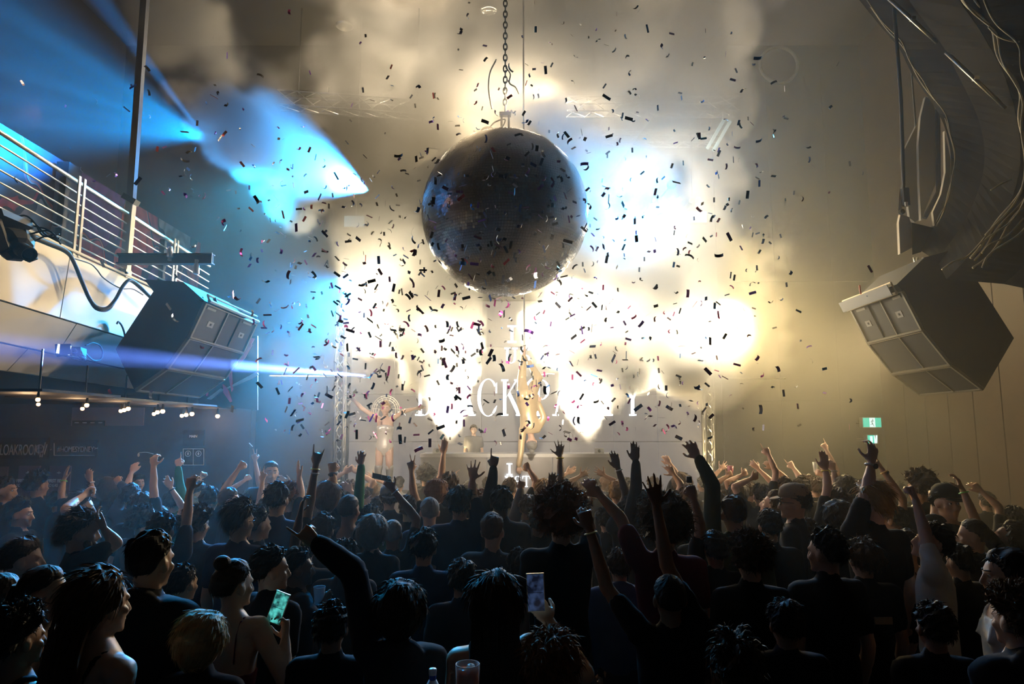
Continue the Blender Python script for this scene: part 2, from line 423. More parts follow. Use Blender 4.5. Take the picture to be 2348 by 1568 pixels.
for px in (1002, 1375):                                       # two white boxes on the table
    c = P(px, 1033, 12.1); o = thing('white_speaker_box', 'small white monitor box on the %s end of the booth' % ('left' if px < 1100 else 'right'), 'speaker', (c[0], 12.2, zt))
    part(MB().box((c[0], 12.2, zt + .045), (.16, .12, .09)), 'case', mat('white_plastic', (.8, .78, .72), .4), o)
    part(MB().lathe([(.028, 0), (.026, .006), (.006, .008)], (c[0], 12.14, zt + .045), 14, axis=(0, -1, 0)), 'driver', M_DGREY, o, True)
M_LET2 = mat('booth_letter_lit', (.9, .95, 1), .4, emit=(.9, .96, 1.0), estr=2.2)
q0 = P(1161, 1089, 11.95); word('I', q0, P(0, 1062, 11.95)[2] - P(0, 1089, 11.95)[2], (1, 0, 0), (0, 0, 1), bt, M_LET2, th=.02)
q0 = P(1157, 1116, 11.95); word('UST', q0, P(0, 1091, 11.95)[2] - P(0, 1116, 11.95)[2], (1, 0, 0), (0, 0, 1), bt, M_LET2, th=.02, squeeze=.92)

# ------------------------------------------------------------------ trusses
def truss(name, a, b, side, label, m=M_ALU, r=.022, bays=8):
    """Four chords with zigzag lacing between two end points."""
    a, b = np.asarray(a, float), np.asarray(b, float); t = unit_(b - a)
    u = unit_(np.cross(t, (0, 1, .01) if abs(t[1]) < .9 else (1, 0, 0))); v_ = np.cross(t, u)
    o = thing(name, label, 'truss', tuple(a))
    cs = [(u * i + v_ * j) * side / 2 for i, j in ((-1, -1), (1, -1), (1, 1), (-1, 1))]
    for c in cs: part(MB().bar(a + c, b + c, r, 8), 'chord', m, o, True)
    for k in range(bays):
        p, q = a + (b - a) * k / bays, a + (b - a) * (k + 1) / bays
        mb = MB()
        for i in range(4): mb.bar(p + cs[i], q + cs[(i + 1) % 4], r * .55, 6)
        part(mb, 'lacing', m, o, True)
    if abs(t[2]) < .5:
        for q in (a + (b - a) * .12, a + (b - a) * .88): part(MB().bar(q + np.array([0, 0, side / 2]), (q[0], q[1], CEIL - .01), .012, 6), 'suspension_wire', M_DGREY, o)
    return o
truss('lighting_truss', P(782, 930, 13.0) * np.array([1, 1, 0]) + np.array([0, 0, ZT]), P(784, 690, 13.0), .16, 'upright lattice truss tower at the left of the stage', bays=16)
truss('lighting_truss', P(1622, 930, 13.0) * np.array([1, 1, 0]) + np.array([0, 0, ZT]), P(1620, 690, 13.0), .16, 'upright lattice truss tower at the right of the stage', bays=16)
truss('lighting_truss', P(1300, 245, 13.2), P(1690, 245, 13.2), .30, 'horizontal lattice truss high above the stage at right', bays=9, r=.018)
truss('lighting_truss', P(1380, 318, 13.6), P(1640, 318, 13.6), .26, 'second horizontal lattice truss just below the high one', bays=6, r=.016)
truss('lighting_truss', P(640, 230, 13.2), P(1000, 255, 13.2), .30, 'horizontal lattice truss in the smoke left of the mirror ball', bays=8, r=.018)
for i, (a, b_) in enumerate((((1660, 275), (1622, 340)), ((1674, 278), (1636, 345)))):
    o = thing('tube_light', ('left' if i == 0 else 'right') + ' of two slanted tube lights hanging from the high truss', 'light', tuple(P(*a, 13.1)), 'slanted tube lights under the high truss')
    part(MB().bar(P(*a, 13.1), P(*b_, 13.1), .035, 10), 'tube', mat('tube_lit', (.7, .9, .9), .3, emit=(.62, .9, .85), estr=1.6), o, True)
    part(MB().bar(P(*a, 13.1), P(a[0], 252, 13.2), .03, 10), 'bracket', M_ALU, o, True)
# thin cables strung out to the side walls at head height of the dancer
for a, b_, lab in (((618, 862, 10.5), (780, 863, 13.0), 'thin bright wire running left from the left truss tower'), ((1632, 867, 13.0), (1800, 868, 14.55), 'thin bright wire running right from the right truss tower')):
    tag(MB().bar(P(*a), P(*b_), .012, 6).obj('wire', mat('wire_bright', (.9, .85, .7), .3, .9)), lab, 'wire')
# two video panels and rows of small lamps at the back
for px, py, w_, h_, e, lab in ((812, 507, 46, 24, .8, 'small pale blue video panel left of the mirror ball in the smoke'), (1593, 497, 54, 24, 2.2, 'bright video panel right of the mirror ball')):
    a = P(px - w_ / 2, py + h_ / 2, 13.3); c = P(px + w_ / 2, py - h_ / 2, 13.3)
    o = thing('video_panel', lab, 'screen', (a[0], 13.3, a[2]))
    part(MB().box(((a[0] + c[0]) / 2, 13.36, (a[2] + c[2]) / 2), (c[0] - a[0] + .05, .08, c[2] - a[2] + .05)), 'frame', M_BLACK, o)
    part(MB().box(((a[0] + c[0]) / 2, 13.31, (a[2] + c[2]) / 2), (c[0] - a[0], .03, c[2] - a[2])), 'screen', mat('video_%d' % px, (.3, .5, .6), .3, emit=(.62, .92, 1.0), estr=e), o)
    part(MB().bar(((a[0] + c[0]) / 2, 13.4, c[2]), ((a[0] + c[0]) / 2, 13.4, CEIL), .02, 8), 'drop_pole', M_DGREY, o)
k = 0
for px, py, r, lab in ((1539, 424, 9, 'pale cyan stage lamp highest of the lamps right of the mirror ball'), (1499, 460, 4, 'first lamp from the left in the row above the video panel'), (1513, 460, 4.5, 'second lamp from the left in the row above the video panel'),
                       (1542, 460, 5, 'third lamp from the left in the row above the video panel'), (1556, 460, 5, 'fourth lamp from the left in the row above the video panel'), (1585, 460, 4.5, 'fifth lamp from the left in the row above the video panel'),
                       (1599, 460, 5, 'sixth lamp from the left in the row above the video panel'), (1529, 533, 8, 'round white stage lamp below and left of the video panel'), (846, 575, 4.5, 'small white stage lamp left of the mirror ball'),
                       (1490, 572, 4, 'small white lamp, left one low under the video panel'), (1519, 572, 4, 'small white lamp, right one low under the video panel')):
    c = P(px, py, 13.4); rr = r * 13.4 / F
    o = thing('stage_lamp', lab, 'light', tuple(c), 'small stage lamps right of the mirror ball' if px > 900 else None)
    part(MB().lathe([(rr * 1.05, .12), (rr * 1.25, .06), (rr * 1.25, 0), (rr, -.01)], c, 18, axis=(0, -1, 0)), 'housing', M_BLACK, o, True)
    part(MB().ell(c + np.array([0, -.02, 0]), (rr, rr * .5, rr), 16, 10), 'lens', mat('stage_lamp_' + ('cyan' if k == 0 else 'white'), (1, 1, 1), .3, emit=(.7, .95, .95) if k == 0 else (1, .95, .82), estr=3.5), o, True)
    part(MB().bar(c + np.array([0, .1, 0]), np.array([c[0], 14.62, c[2] + .1]), .02, 6), 'yoke', M_BLACK, o)
    k += 1
# ------------------------------------------------------------------ left balcony
def PX(px, py, X):
    r = ray(px, py); return CAM + r * ((X - CAM[0]) / r[0])
def PZ(px, py, z):
    r = ray(px, py); return CAM + r * ((z - CAM[2]) / r[2])
def edge(a, b, X, y0, y1):
    """Straight edge through two pixels in the plane x = X, cut at y0 and y1."""
    A, B = PX(*a, X), PX(*b, X); f = lambda y: A + (B - A) * (y - A[1]) / (B[1] - A[1])
    return f(y0), f(y1)
Y0, Y1 = 2.6, 9.5
T_ = edge((0, 503), (364, 667), -4.2, Y0, Y1); G_ = edge((0, 688), (305, 780), -4.25, Y0, Y1)
H_ = edge((0, 785), (285, 845), -4.42, Y0, Y1); B_ = edge((0, 850), (307, 892), -4.6, Y0, Y1)
wbal = bpy.data.objects.new('wall_balcony', None); COL.objects.link(wbal); wbal['kind'] = 'structure'
def fpanel(r0, r1, y0, y1):
    """One panel of the balcony front between two long edges."""
    f = lambda e, y: e[0] + (e[1] - e[0]) * (y - Y0) / (Y1 - Y0)
    a = [f(r0, y0 + .006), f(r0, y1 - .006), f(r1, y1 - .006), f(r1, y0 + .006)]
    u = unit_(a[3] - a[0]) * .008; a = [a[0] + u, a[1] + u, a[2] - u, a[3] - u]
    mb = MB().hexa(a, [p + np.array([-.04, 0, 0]) for p in a]); o = mb.obj('panel', M_CREAM, wbal); return o
ys = PX(157, 640, -4.2)[1]
for y0, y1 in ((Y0, 3.9), (3.9, ys), (ys, 8.6), (8.6, 9.45)): fpanel(T_, G_, y0, y1)
ys2 = PX(163, 760, -4.3)[1]
for y0, y1 in ((Y0, 4.2), (4.2, ys2), (ys2, 9.0), (9.0, Y1)): fpanel(G_, H_, y0, y1)
ys3 = PX(43, 820, -4.5)[1]
for y0, y1 in ((Y0, ys3), (ys3, 8.8), (8.8, Y1)): fpanel(H_, B_, y0, y1)
zb = B_[0][2]; zt_ = T_[0][2]
mb = MB().hexa([(-4.25, Y0, zt_ - .04), (-4.3, Y0, G_[0][2]), (-4.47, Y0, H_[0][2]), (-4.65, Y0, zb + .01), (-8.8, Y0, zb + .01), (-8.8, Y0, zt_ - .04)],
               [(-4.25, Y1, T_[1][2] - .04), (-4.3, Y1, G_[1][2]), (-4.47, Y1, H_[1][2]), (-4.65, Y1, B_[1][2] + .01), (-8.8, Y1, B_[1][2] + .01), (-8.8, Y1, T_[1][2] - .04)])
struct(mb, 'floor_balcony', M_BLACK)
mb = MB().tube([T_[0] + np.array([0.01, 0, .012]), T_[1] + np.array([0.01, 0, .012])], .016, 8); struct(mb, 'trim_3', M_CREAM)
# rear wall of the balcony with the painted mural
mm = bpy.data.materials.new('painted_mural'); mm.use_nodes = True; nt = mm.node_tree; bs = nt.nodes['Principled BSDF']; bs.inputs['Roughness'].default_value = .6
tc = nt.nodes.new('ShaderNodeTexCoord'); mp = nt.nodes.new('ShaderNodeMapping'); mp.inputs['Scale'].default_value = (1, .85, .42)
n1 = nt.nodes.new('ShaderNodeTexNoise'); n1.inputs['Scale'].default_value = 1.1; n1.inputs['Detail'].default_value = 2
mx = nt.nodes.new('ShaderNodeVectorMath'); mx.operation = 'MULTIPLY_ADD'; mx.inputs[1].default_value = (.9, .9, .9)
vo = nt.nodes.new('ShaderNodeTexVoronoi'); vo.feature = 'SMOOTH_F1'; vo.inputs['Scale'].default_value = 1.5; vo.inputs['Smoothness'].default_value = .15
wv = nt.nodes.new('ShaderNodeTexWave'); wv.inputs['Scale'].default_value = 3.2; wv.inputs['Distortion'].default_value = 9; wv.inputs['Detail'].default_value = 1
rp = nt.nodes.new('ShaderNodeValToRGB'); rp.color_ramp.interpolation = 'CONSTANT'
el = rp.color_ramp.elements; el[0].position = 0; el[0].color = (.01, .01, .012, 1); el[1].position = .36; el[1].color = (.36, .03, .03, 1)
for p_, c_ in ((.46, (.012, .01, .012, 1)), (.54, (.26, .21, .17, 1)), (.60, (.5, .06, .03, 1)), (.70, (.03, .012, .03, 1)), (.78, (.12, .015, .08, 1))):
    e_ = el.new(p_); e_.color = c_
m2 = nt.nodes.new('ShaderNodeMix'); m2.data_type = 'RGBA'; m2.blend_type = 'MULTIPLY'; m2.inputs['Factor'].default_value = .45
L_ = nt.links.new
L_(tc.outputs['Object'], mp.inputs[0]); L_(mp.outputs[0], n1.inputs['Vector']); L_(n1.outputs['Color'], mx.inputs[0]); L_(mp.outputs[0], mx.inputs[2])
L_(mx.outputs[0], vo.inputs['Vector']); L_(vo.outputs['Color'], rp.inputs[0]); L_(mx.outputs[0], wv.inputs['Vector']); L_(rp.outputs[0], m2.inputs['A']); L_(wv.outputs['Color'], m2.inputs['B']); L_(m2.outputs['Result'], bs.inputs['Base Color'])
mb = MB().box((-6.7, 8.4, 4.9), (.1, 11.6, 2.7)); struct(mb, 'wall_mural', mm)
mb = MB().box((-6.5, 9.62, 4.85), (.18, .30, 2.6)); struct(mb, 'trim_4', M_BLACK)
# railing
o = thing('balcony_railing', 'steel railing with thin horizontal bars along the left balcony', 'railing', (-4.25, 6, zt_))
R0 = edge((0, 303), (280, 482), -4.26, Y0, 9.4)
part(MB().tube(list(R0), .02, 10), 'top_rail', M_STEEL, o, True)
for i in range(6):
    y_ = 332.6 + 28.7 * i
    e_ = edge((0, y_), (280, 506 + 25.2 * i * .86), -4.26, Y0, 9.4)
    part(MB().tube(list(e_), .0085, 8), 'bar', M_STEEL, o, True)
for px in (-420, 163, 395):
    y = PX(px, 480, -4.26)[1]; f = lambda e: e[0] + (e[1] - e[0]) * (y - Y0) / (e[1][1] - Y0)
    a = R0[0] + (R0[1] - R0[0]) * (y - Y0) / (9.4 - Y0); b_ = T_[0] + (T_[1] - T_[0]) * (y - Y0) / (Y1 - Y0)
    part(MB().box(((a + b_) / 2) + np.array([0.03, 0, 0]), (.012, .035, a[2] - b_[2] + .06)), 'post', M_STEEL, o)
    part(MB().box(((a + b_) / 2) + np.array([0.03, .08, 0]), (.012, .035, a[2] - b_[2] + .06)), 'post', M_STEEL, o)
    part(MB().box(((a + b_) / 2) + np.array([-.10, -.02, 0]), (.06, .06, a[2] - b_[2] + .02)), 'dark_post', M_BLACK, o)
# steel column, bracket beam
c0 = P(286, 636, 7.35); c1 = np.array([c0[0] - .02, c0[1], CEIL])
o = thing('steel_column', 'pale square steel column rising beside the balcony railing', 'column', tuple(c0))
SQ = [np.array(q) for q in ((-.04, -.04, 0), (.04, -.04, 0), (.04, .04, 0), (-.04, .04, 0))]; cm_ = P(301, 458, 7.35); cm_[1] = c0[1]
part(MB().hexa([c0 + q for q in SQ], [cm_ + q for q in SQ]), 'shaft', M_CREAM, o); part(MB().hexa([cm_ + q * .9 for q in SQ], [c1 + q * .9 for q in SQ]), 'shaded_shaft', M_DGREY, o)  # upper shaft greyer: shade above the light's reach put into its material
part(MB().box(P(283, 588, 7.3), (.13, .13, .02)), 'plate', M_CREAM, o); part(MB().box(P(284, 628, 7.3), (.11, .11, .09)), 'foot_block', M_CREAM, o)
part(MB().box(P(300, 458, 7.28), (.16, .1, .06), (0, .5, 0)), 'clamp', M_BLACK, o)
for q in ((276, 586), (291, 590), (278, 622), (292, 626)): part(MB().lathe([(.014, 0), (.014, .03)], P(*q, 7.24), 6, axis=(0, -1, 0)), 'bolt', M_DGREY, o)
a, b_ = P(272, 594, 7.2), P(489, 593, 7.2)
o = thing('bracket_beam', 'dark I-section steel beam sticking out from the balcony column', 'beam', tuple(a))
L = b_[0] - a[0]; cz = a[2]
part(MB().box((a[0] + L / 2, 7.2, cz + .05), (L, .09, .012)), 'flange', M_DGREY, o); part(MB().box((a[0] + L / 2, 7.2, cz - .05), (L, .09, .012)), 'flange', M_DGREY, o)
part(MB().box((a[0] + L / 2, 7.2, cz), (L, .012, .09)), 'web', M_DGREY, o)
part(MB().box((a[0] + L + .003, 7.16, cz), (.006, .012, .12)), 'edge_strip', M_STEEL, o)
for px in (390, 450):
    c = P(px, 578 if px < 400 else 616, 7.15)
    o = thing('clamp_light', 'small steel clamp lamp %s the bracket beam' % ('standing on' if px < 400 else 'hanging under'), 'light', tuple(c))
    part(MB().lathe([(.018, .06), (.03, .03), (.034, -.05), (.02, -.06)], c, 14), 'housing', M_ALU, o, True); part(MB().box(c + np.array([0, 0, -.075 if px < 400 else .08]), (.03, .03, .04)), 'bracket', M_STEEL, o)
# moving light on the balcony front
c = P(32, 560, 5.0)
o = thing('moving_head_light', 'black moving head stage light hung on the balcony front at the left edge', 'light', tuple(c))
dr = unit_(P(98, 604, 4.85) - P(50, 572, 5.0))
part(MB().lathe([(.05, -.14), (.105, -.12), (.125, -.03), (.125, .05), (.09, .11), (.05, .12)], c, 8, axis=tuple(dr)), 'head', M_BLACK, o)
part(MB().lathe([(.055, 0), (.055, .17), (.048, .17), (.046, .14)], c + dr * .09, 18, axis=tuple(dr)), 'barrel', M_BLACK, o, True)
part(MB().lathe([(.046, 0), (.03, .01), (.005, .012)], c + dr * .23, 18, axis=tuple(dr)), 'lens', mat('lens_glass', (.05, .06, .08), .05), o, True)
for s in (-1, 1): part(MB().box(c + np.array([0, s * .14, .03]), (.07, .03, .26), (0, -.4, 0)), 'yoke_arm', M_BLACK, o)
part(MB().box(c + np.array([-.06, 0, .17]), (.16, .32, .06), (0, -.4, 0)), 'base', M_BLACK, o); part(MB().bar(c + np.array([-.05, 0, .18]), P(46, 506, 5.15), .014, 8), 'hook_clamp', M_STEEL, o)
for i in range(5):
    rg = np.random.default_rng(i); w0 = c + np.array([-.25, .1, .2]); pts = [w0 + np.array([.09 * j + rg.normal() * .015, .02 * j, .05 * math.sin(j * 1.7 + i) - .028 * j + .02 * i]) for j in range(6)]
    part(MB().tube(curve_pts(pts, 24), .007, 6), 'lead', M_BLACK, o, True)
# cables draped on the fascia
def cable(pix, X, r, name, lab, m=M_BLACK, n=60, off=0):
    pts = [PX(x, y, X) for x, y in pix]; return tag(MB().tube(curve_pts(pts, n), r, 8).obj(name, m, smooth=True), lab, 'cable')
cable([(70, 540), (110, 556), (150, 574), (168, 598), (188, 646), (208, 690), (226, 706), (246, 706), (264, 688), (282, 656), (298, 642), (318, 654), (338, 674), (354, 688)], -4.08, .018, 'thick_cable', 'thick black cable looping down the cream balcony front')
cable([(72, 546), (112, 562), (152, 580), (172, 606), (192, 656), (212, 700), (230, 712), (252, 708), (272, 676), (288, 650), (300, 645), (322, 662), (352, 690)], -4.10, .011, 'thick_cable', 'thinner black cable following the thick looped one')
cable([(160, 590), (205, 604), (222, 618), (236, 636), (262, 654), (282, 662), (305, 663), (328, 676)], -4.09, .006, 'thin_cable', 'thin dark wire sagging under the top edge of the balcony front')
cable([(268, 742), (272, 738), (280, 748), (286, 768), (287, 790)], -4.2, .010, 'short_cable', 'short dark cable hooked on the lower balcony front by the speaker pod')
cable([(196, 792), (212, 786), (228, 792), (235, 808), (230, 824), (214, 826), (200, 814), (188, 800)], -4.25, .008, 'looped_cable', 'dark cable loop behind the bright fixture box on the balcony')
# fixture box on the lower fascia, face glowing in place of the beam's light
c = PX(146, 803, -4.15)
o = thing('fixture_box', 'small fixture box with a beam-lit blue-white front on the lower balcony front', 'light', tuple(c))
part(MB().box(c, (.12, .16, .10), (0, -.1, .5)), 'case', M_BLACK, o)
nn = np.array([.55, -.83, 0]); part(MB().box(c + nn * .072, (.105, .012, .085), (0, .1, .58)), 'face', mat('fixture_face_glow', (.8, .9, 1), .3, emit=(.62, .74, 1.0), estr=3), o)
part(MB().bar(c + np.array([.02, .1, .02]), c + np.array([-.15, .55, -.02]), .02, 8), 'arm', M_BLACK, o)
part(MB().box(PX(178, 806, -4.2), (.10, .2, .07), (0, 0, .3)), 'ballast', M_DGREY, o)

# ------------------------------------------------------------------ speaker pods left and right
def pod(near, d, L, faces, label, tray, m_tray, beam):
    """Angular speaker enclosure extruded down the hall; faces are the corner indices of its loudspeaker sides."""
    A = [P(x, y, d) for x, y in near]; E_ = np.array([0, L, 0]); c = np.mean(A, 0)
    o = thing('speaker_pod', label, 'speaker', tuple(c + E_ / 2))
    part(MB().hexa(A, [p + E_ for p in A]), 'enclosure', mat('pod_black', (.022, .023, .025), .65, var=.15, scale=2), o)
    mg = mat('pod_grille', (.035, .033, .031), .7, var=.2, scale=40); me_ = mat('pod_edge', (.20, .18, .14), .5)
    for fi, (i, j) in enumerate(faces):
        p, q = A[i], A[j]; n = unit_(np.cross(E_, q - p)); n = n if n @ (p - c) > 0 else -n
        F_ = lambda u, v, h: p + E_ * u + (q - p) * v + n * h
        def slab(u0, u1, v0, v1, h0, h1): return MB().hexa([F_(u0, v0, h0), F_(u1, v0, h0), F_(u1, v1, h0), F_(u0, v1, h0)], [F_(u0, v0, h1), F_(u1, v0, h1), F_(u1, v1, h1), F_(u0, v1, h1)])
        cab = [(.03, .40, 1), (.40, .66, 0), (.66, .97, 1)] if fi == 0 else [(.03, .42, 1), (.42, .97, 1)]
        for u0, u1, g in cab: part(slab(u0 + .008, u1 - .008, .05, .95, .002, .02 if g else .008), 'grille' if g else 'recess', mg if g else M_BLACK, o)
        for u0, u1, v0, v1 in ((0, .025, 0, 1), (.975, 1, 0, 1), (0, 1, .955, 1.0), (0, 1, 0, .03), (.395, .41, 0, 1)): part(slab(u0, u1, v0, v1, .002, .035), 'edge_bar', me_, o)
        if fi == 0:
            for u in (.22, .80): part(slab(u - .05, u + .05, .42, .58, .02, .024), 'badge', mat('pod_badge', (.3, .28, .25), .5), o); 
            for u in (.22, .80): part(slab(u - .012, u + .012, .47, .53, .024, .028), 'badge_dot', M_BLACK, o)
            for u0, u1 in ((.06, .2), (.72, .9)): part(slab(u0, u1, .07, .13, .02, .028), 'handle_plate', me_, o)
    # open metal tray on top
    t0, t1 = [P(x, y, d + .05) for x, y in tray]; h = np.array([t1[0] - t0[0], 0, t1[2] - t0[2]]); Lt = np.array([0, L * .96, 0])
    ot = part(MB().tube([t0, t0 + Lt, t0 + Lt + h, t0 + h], .012, 6, closed=True), 'tray_frame', m_tray, o)
    dn = unit_(np.cross(h, Lt)); dn = dn * (.05 if dn[2] > 0 else -.05)
    part(MB().hexa([t0 - dn, t0 + Lt - dn, t0 + Lt + h - dn, t0 + h - dn], [t0 - dn * 1.2, t0 + Lt - dn * 1.2, t0 + Lt + h - dn * 1.2, t0 + h - dn * 1.2]), 'tray_floor', mat('tray_grey', (.22, .22, .23), .5), o)
    part(MB().bar(t0 + h, t0 + h + Lt, .02, 6), 'tray_rail', m_tray, o); part(MB().bar(t0 + Lt * .12, t0 + Lt * .12 + h, .02, 6), 'tray_divider', M_BLACK, o)
    b0 = [P(x, y, d) for x, y in beam]; part(MB().hexa(b0, [p + np.array([0, L * .8, 0]) for p in b0]), 'hanging_arm', mat('pod_black', None), o)
    return o, A, E_
M_TRAY = mat('tray_steel', (.70, .62, .46), .4, .6)
podR, AR, ER = pod([(2073, 665), (2180, 600), (2240, 642), (2325, 775), (2258, 890), (2185, 835), (2120, 755)], 7.6, 1.2, [(0, 6), (6, 5), (5, 4)],
                   'black angular speaker pod with lit tray hanging at right', [(2043, 648), (2056, 672)], M_TRAY, [(2056, 652), (2120, 590), (2230, 560), (2200, 612), (2076, 672)])
podL, AL, EL = pod([(466, 692), (372, 660), (352, 668), (265, 800), (307, 892), (378, 842), (428, 772)], 7.0, 1.45, [(0, 6), (6, 5), (5, 4)],
                   'angular speaker pod in blue light hanging by the left balcony', [(476, 676), (480, 690)], mat('tray_steel_dull', (.4, .42, .42), .4, .6), [(470, 690), (420, 646), (330, 640), (352, 668)])
c = P(1972, 664, 8.0); o = thing('red_tag', 'thin red ribbon standing on the tray of the right speaker pod', 'ribbon', tuple(c))
part(MB().tube(curve_pts([P(1974, 674, 8.0), P(1972, 664, 8.0), P(1971, 654, 8.0)], 8), .01, 6), 'ribbon', mat('red_ribbon', (.7, .08, .06), .5), o)

# painted pink figure fragment seen under the left pod
o = thing('painted_panel', 'dark wall panel painted with a pink arm and spikes behind the left pod', 'mural', tuple(P(520, 850, 9.6)))
part(MB().hexa([P(x, y, 9.66) for x, y in ((455, 928), (590, 940), (590, 770), (455, 770))], [P(x, y, 9.7) + np.array([0, .04, 0]) for x, y in ((455, 928), (590, 940), (590, 770), (455, 770))]), 'panel', M_BLACK, o)
mp_ = mat('pink_paint', (.85, .10, .20), .6, var=.3, scale=12); mg_ = mat('pale_paint', (.45, .45, .42), .6, var=.3)
for k_, q in enumerate(([(562, 772), (583, 776), (566, 806), (534, 820), (548, 798)], [(556, 780), (578, 790), (560, 822), (538, 840), (536, 818)], [(520, 838), (530, 842), (533, 892), (530, 898)], [(510, 880), (521, 890), (531, 920), (527, 922), (512, 900)],
                        [(458, 904), (471, 892), (468, 906)], [(474, 888), (478, 886), (475, 908), (472, 908)], [(500, 862), (504, 858), (506, 868)])):
    a = [P(x, y, 9.62) for x, y in q]; part(MB().hexa(a, [p + np.array([0, .03, 0]) for p in a]), 'painted_shape', mp_, o)
for q in ([(474, 914), (482, 916), (512, 893), (506, 890)], [(512, 893), (520, 892), (578, 868), (592, 858), (588, 852), (570, 862)], [(488, 884), (493, 884), (521, 848), (516, 846)]):
    a = [P(x, y, 9.63) for x, y in q]; part(MB().hexa(a, [p + np.array([0, .03, 0]) for p in a]), 'painted_band', mg_, o)

# ------------------------------------------------------------------ under the balcony: alcove wall, signs, bulbs
mb = MB().box((-6.45, 10.9, 1.35), (4.7, .2, 2.7)); struct(mb, 'wall_alcove', mat('alcove_paint', (.05, .055, .065), .7, var=.2))
def text(txt, c, h, m, parent, name='lettering', sx=1.0, align='LEFT', rot=0):
    cu = bpy.data.curves.new(name, 'FONT'); cu.body = txt; cu.size = h / .72; cu.extrude = .004; cu.align_x = align
    o = bpy.data.objects.new(name, cu); COL.objects.link(o); dg = bpy.context.evaluated_depsgraph_get()
    me = bpy.data.meshes.new_from_object(o.evaluated_get(dg)); bpy.data.objects.remove(o); bpy.data.curves.remove(cu)
    o = bpy.data.objects.new(name, me); COL.objects.link(o); me.materials.clear(); me.materials.append(m)
    off = np.zeros(3); p = parent
    while p is not None: off = off + np.array(p.location); p = p.parent
    M = Matrix.Translation(Vector(np.asarray(c, float) - off)) @ Matrix.Rotation(math.pi / 2, 4, 'X') @ Matrix.Rotation(rot, 4, 'Z') @ Matrix.Diagonal((sx, 1, 1, 1))
    me.transform(M); o.parent = parent; return o
YS = 10.75
M_SIGN = mat('sign_board', (.03, .032, .036), .6); M_INK = mat('sign_ink', (.85, .85, .86), .6)
def board(px0, py0, px1, py1, name, lab, cat, m=M_SIGN):
    a, c = P(px0, py1, YS), P(px1, py0, YS); o = thing(name, lab, cat, (a[0], YS, a[2]))
    part(MB().box(((a[0] + c[0]) / 2, YS + .02, (a[2] + c[2]) / 2), (c[0] - a[0], .03, c[2] - a[2])), 'board', m, o); return o
def H(py0, py1): return P(0, py0, YS)[2] - P(0, py1, YS)[2]
s = board(-30, 1003, 112, 1052, 'cloakroom_sign', 'dark sign board lettered for the cloakroom with a round emblem', 'sign')
text('CLOAKROOM', P(-13, 1043, YS - .01), H(1018, 1043), M_INK, s, sx=.47)
c = P(91, 1029, YS - .01); t_ = np.linspace(0, 2 * np.pi, 20, endpoint=False)
mb = MB().tube([c + np.array([.062 * math.cos(a), 0, .062 * math.sin(a)]) for a in t_], .008, 6, closed=True)
for a, b_ in (((86, 1025), (90, 1029)), ((90, 1025), (86, 1029)), ((92, 1025), (96, 1029)), ((96, 1025), (92, 1029)), ((87, 1034), (95, 1034))): mb.bar(P(*a, YS - .01), P(*b_, YS - .01), .005, 5)
for a, b_ in (((98, 1040), (104, 1014)), ((101, 1042), (108, 1018)), ((92, 1048), (92, 1040)), ((96, 1048), (97, 1041))): mb.bar(P(*a, YS - .01), P(*b_, YS - .01), .007, 5)
part(mb, 'emblem', M_INK, s)
s = board(118, 1008, 224, 1050, 'hashtag_sign', 'dark sign board lettered #HOMESYDNEY inside a thin corner line', 'sign')
text('#HOMESYDNEY', P(131, 1036, YS - .01), H(1023, 1036), M_INK, s, sx=.66)
mb = MB(); 
for a, b_ in (((124, 1016), (124, 1044)), ((124, 1044), (216, 1044)), ((115, 1032), (119, 1029)), ((216, 1030), (224, 1027)), ((216, 1026), (221, 1028))): mb.bar(P(*a, YS - .01), P(*b_, YS - .01), .006, 5)
part(mb, 'corner_line', M_INK, s)
M_POST = mat('poster_mauve', (.16, .10, .14), .7, var=.15)
for px, lab in ((34, 'left'), (105, 'right')):
    s = board(px, 1068, px + 57, 1170, 'bar_poster', '%s one of two mauve posters lettered FIRST BE, behind the crowd at left' % lab, 'poster', M_POST)
    text('FIRST BE', P(px + 3, 1106, YS - .01), H(1098, 1106), M_INK, s, sx=.78); text('TO LAS', P(px + 2, 1116, YS - .01), H(1109, 1116), M_INK, s, sx=.8)
    c = P(px + 30, 1084, YS - .01); part(MB().bar(c + np.array([0, 0, -.02]), c + np.array([0, 0, .025]), .004, 5).bar(c + np.array([-.03, 0, 0]), c + np.array([.03, 0, 0]), .004, 5), 'mark', M_INK, s)
s = board(-16, 1070, 17, 1170, 'bar_poster', 'mauve poster cut off by the left edge behind the man in profile', 'poster', M_POST)
s = board(162, 934, 330, 976, 'menu_panel', 'pale mauve panel high under the balcony behind the bulbs', 'panel', mat('panel_mauve', (.20, .15, .17), .7))
part(MB().box(P(203, 970, YS - .01), (.50, .02, .08)), 'dark_strip', M_SIGN, s)
for i in range(4): part(MB().box(P(176 + i * 18, 969, YS - .025), (.06, .01, .012)), 'small_line', M_INK, s)
s = board(418, 986, 468, 1022, 'room_sign', 'small dark sign lettered MAIN above the square icon sign', 'sign')
text('MAIN', P(443, 1003, YS - .01), H(997, 1003), M_INK, s, sx=.9, align='CENTER')
s = board(418, 1028, 468, 1067, 'icon_sign', 'square dark sign with two ringed icons beside the bar', 'sign')
for px in (431, 455):
    c = P(px, 1040, YS - .01); part(MB().tube([c + np.array([.042 * math.cos(a), 0, .042 * math.sin(a)]) for a in t_], .004, 5, closed=True), 'icon_ring', M_INK, s)
    mb = MB().ell(c + np.array([0, 0, .018]), (.008, .006, .008), 8, 6).bar(c + np.array([0, 0, .008]), c + np.array([0, 0, -.02]), .008, 6).bar(c + np.array([-.014, 0, 0]), c + np.array([.014, 0, 0]), .004, 5); part(mb, 'icon', M_INK, s)
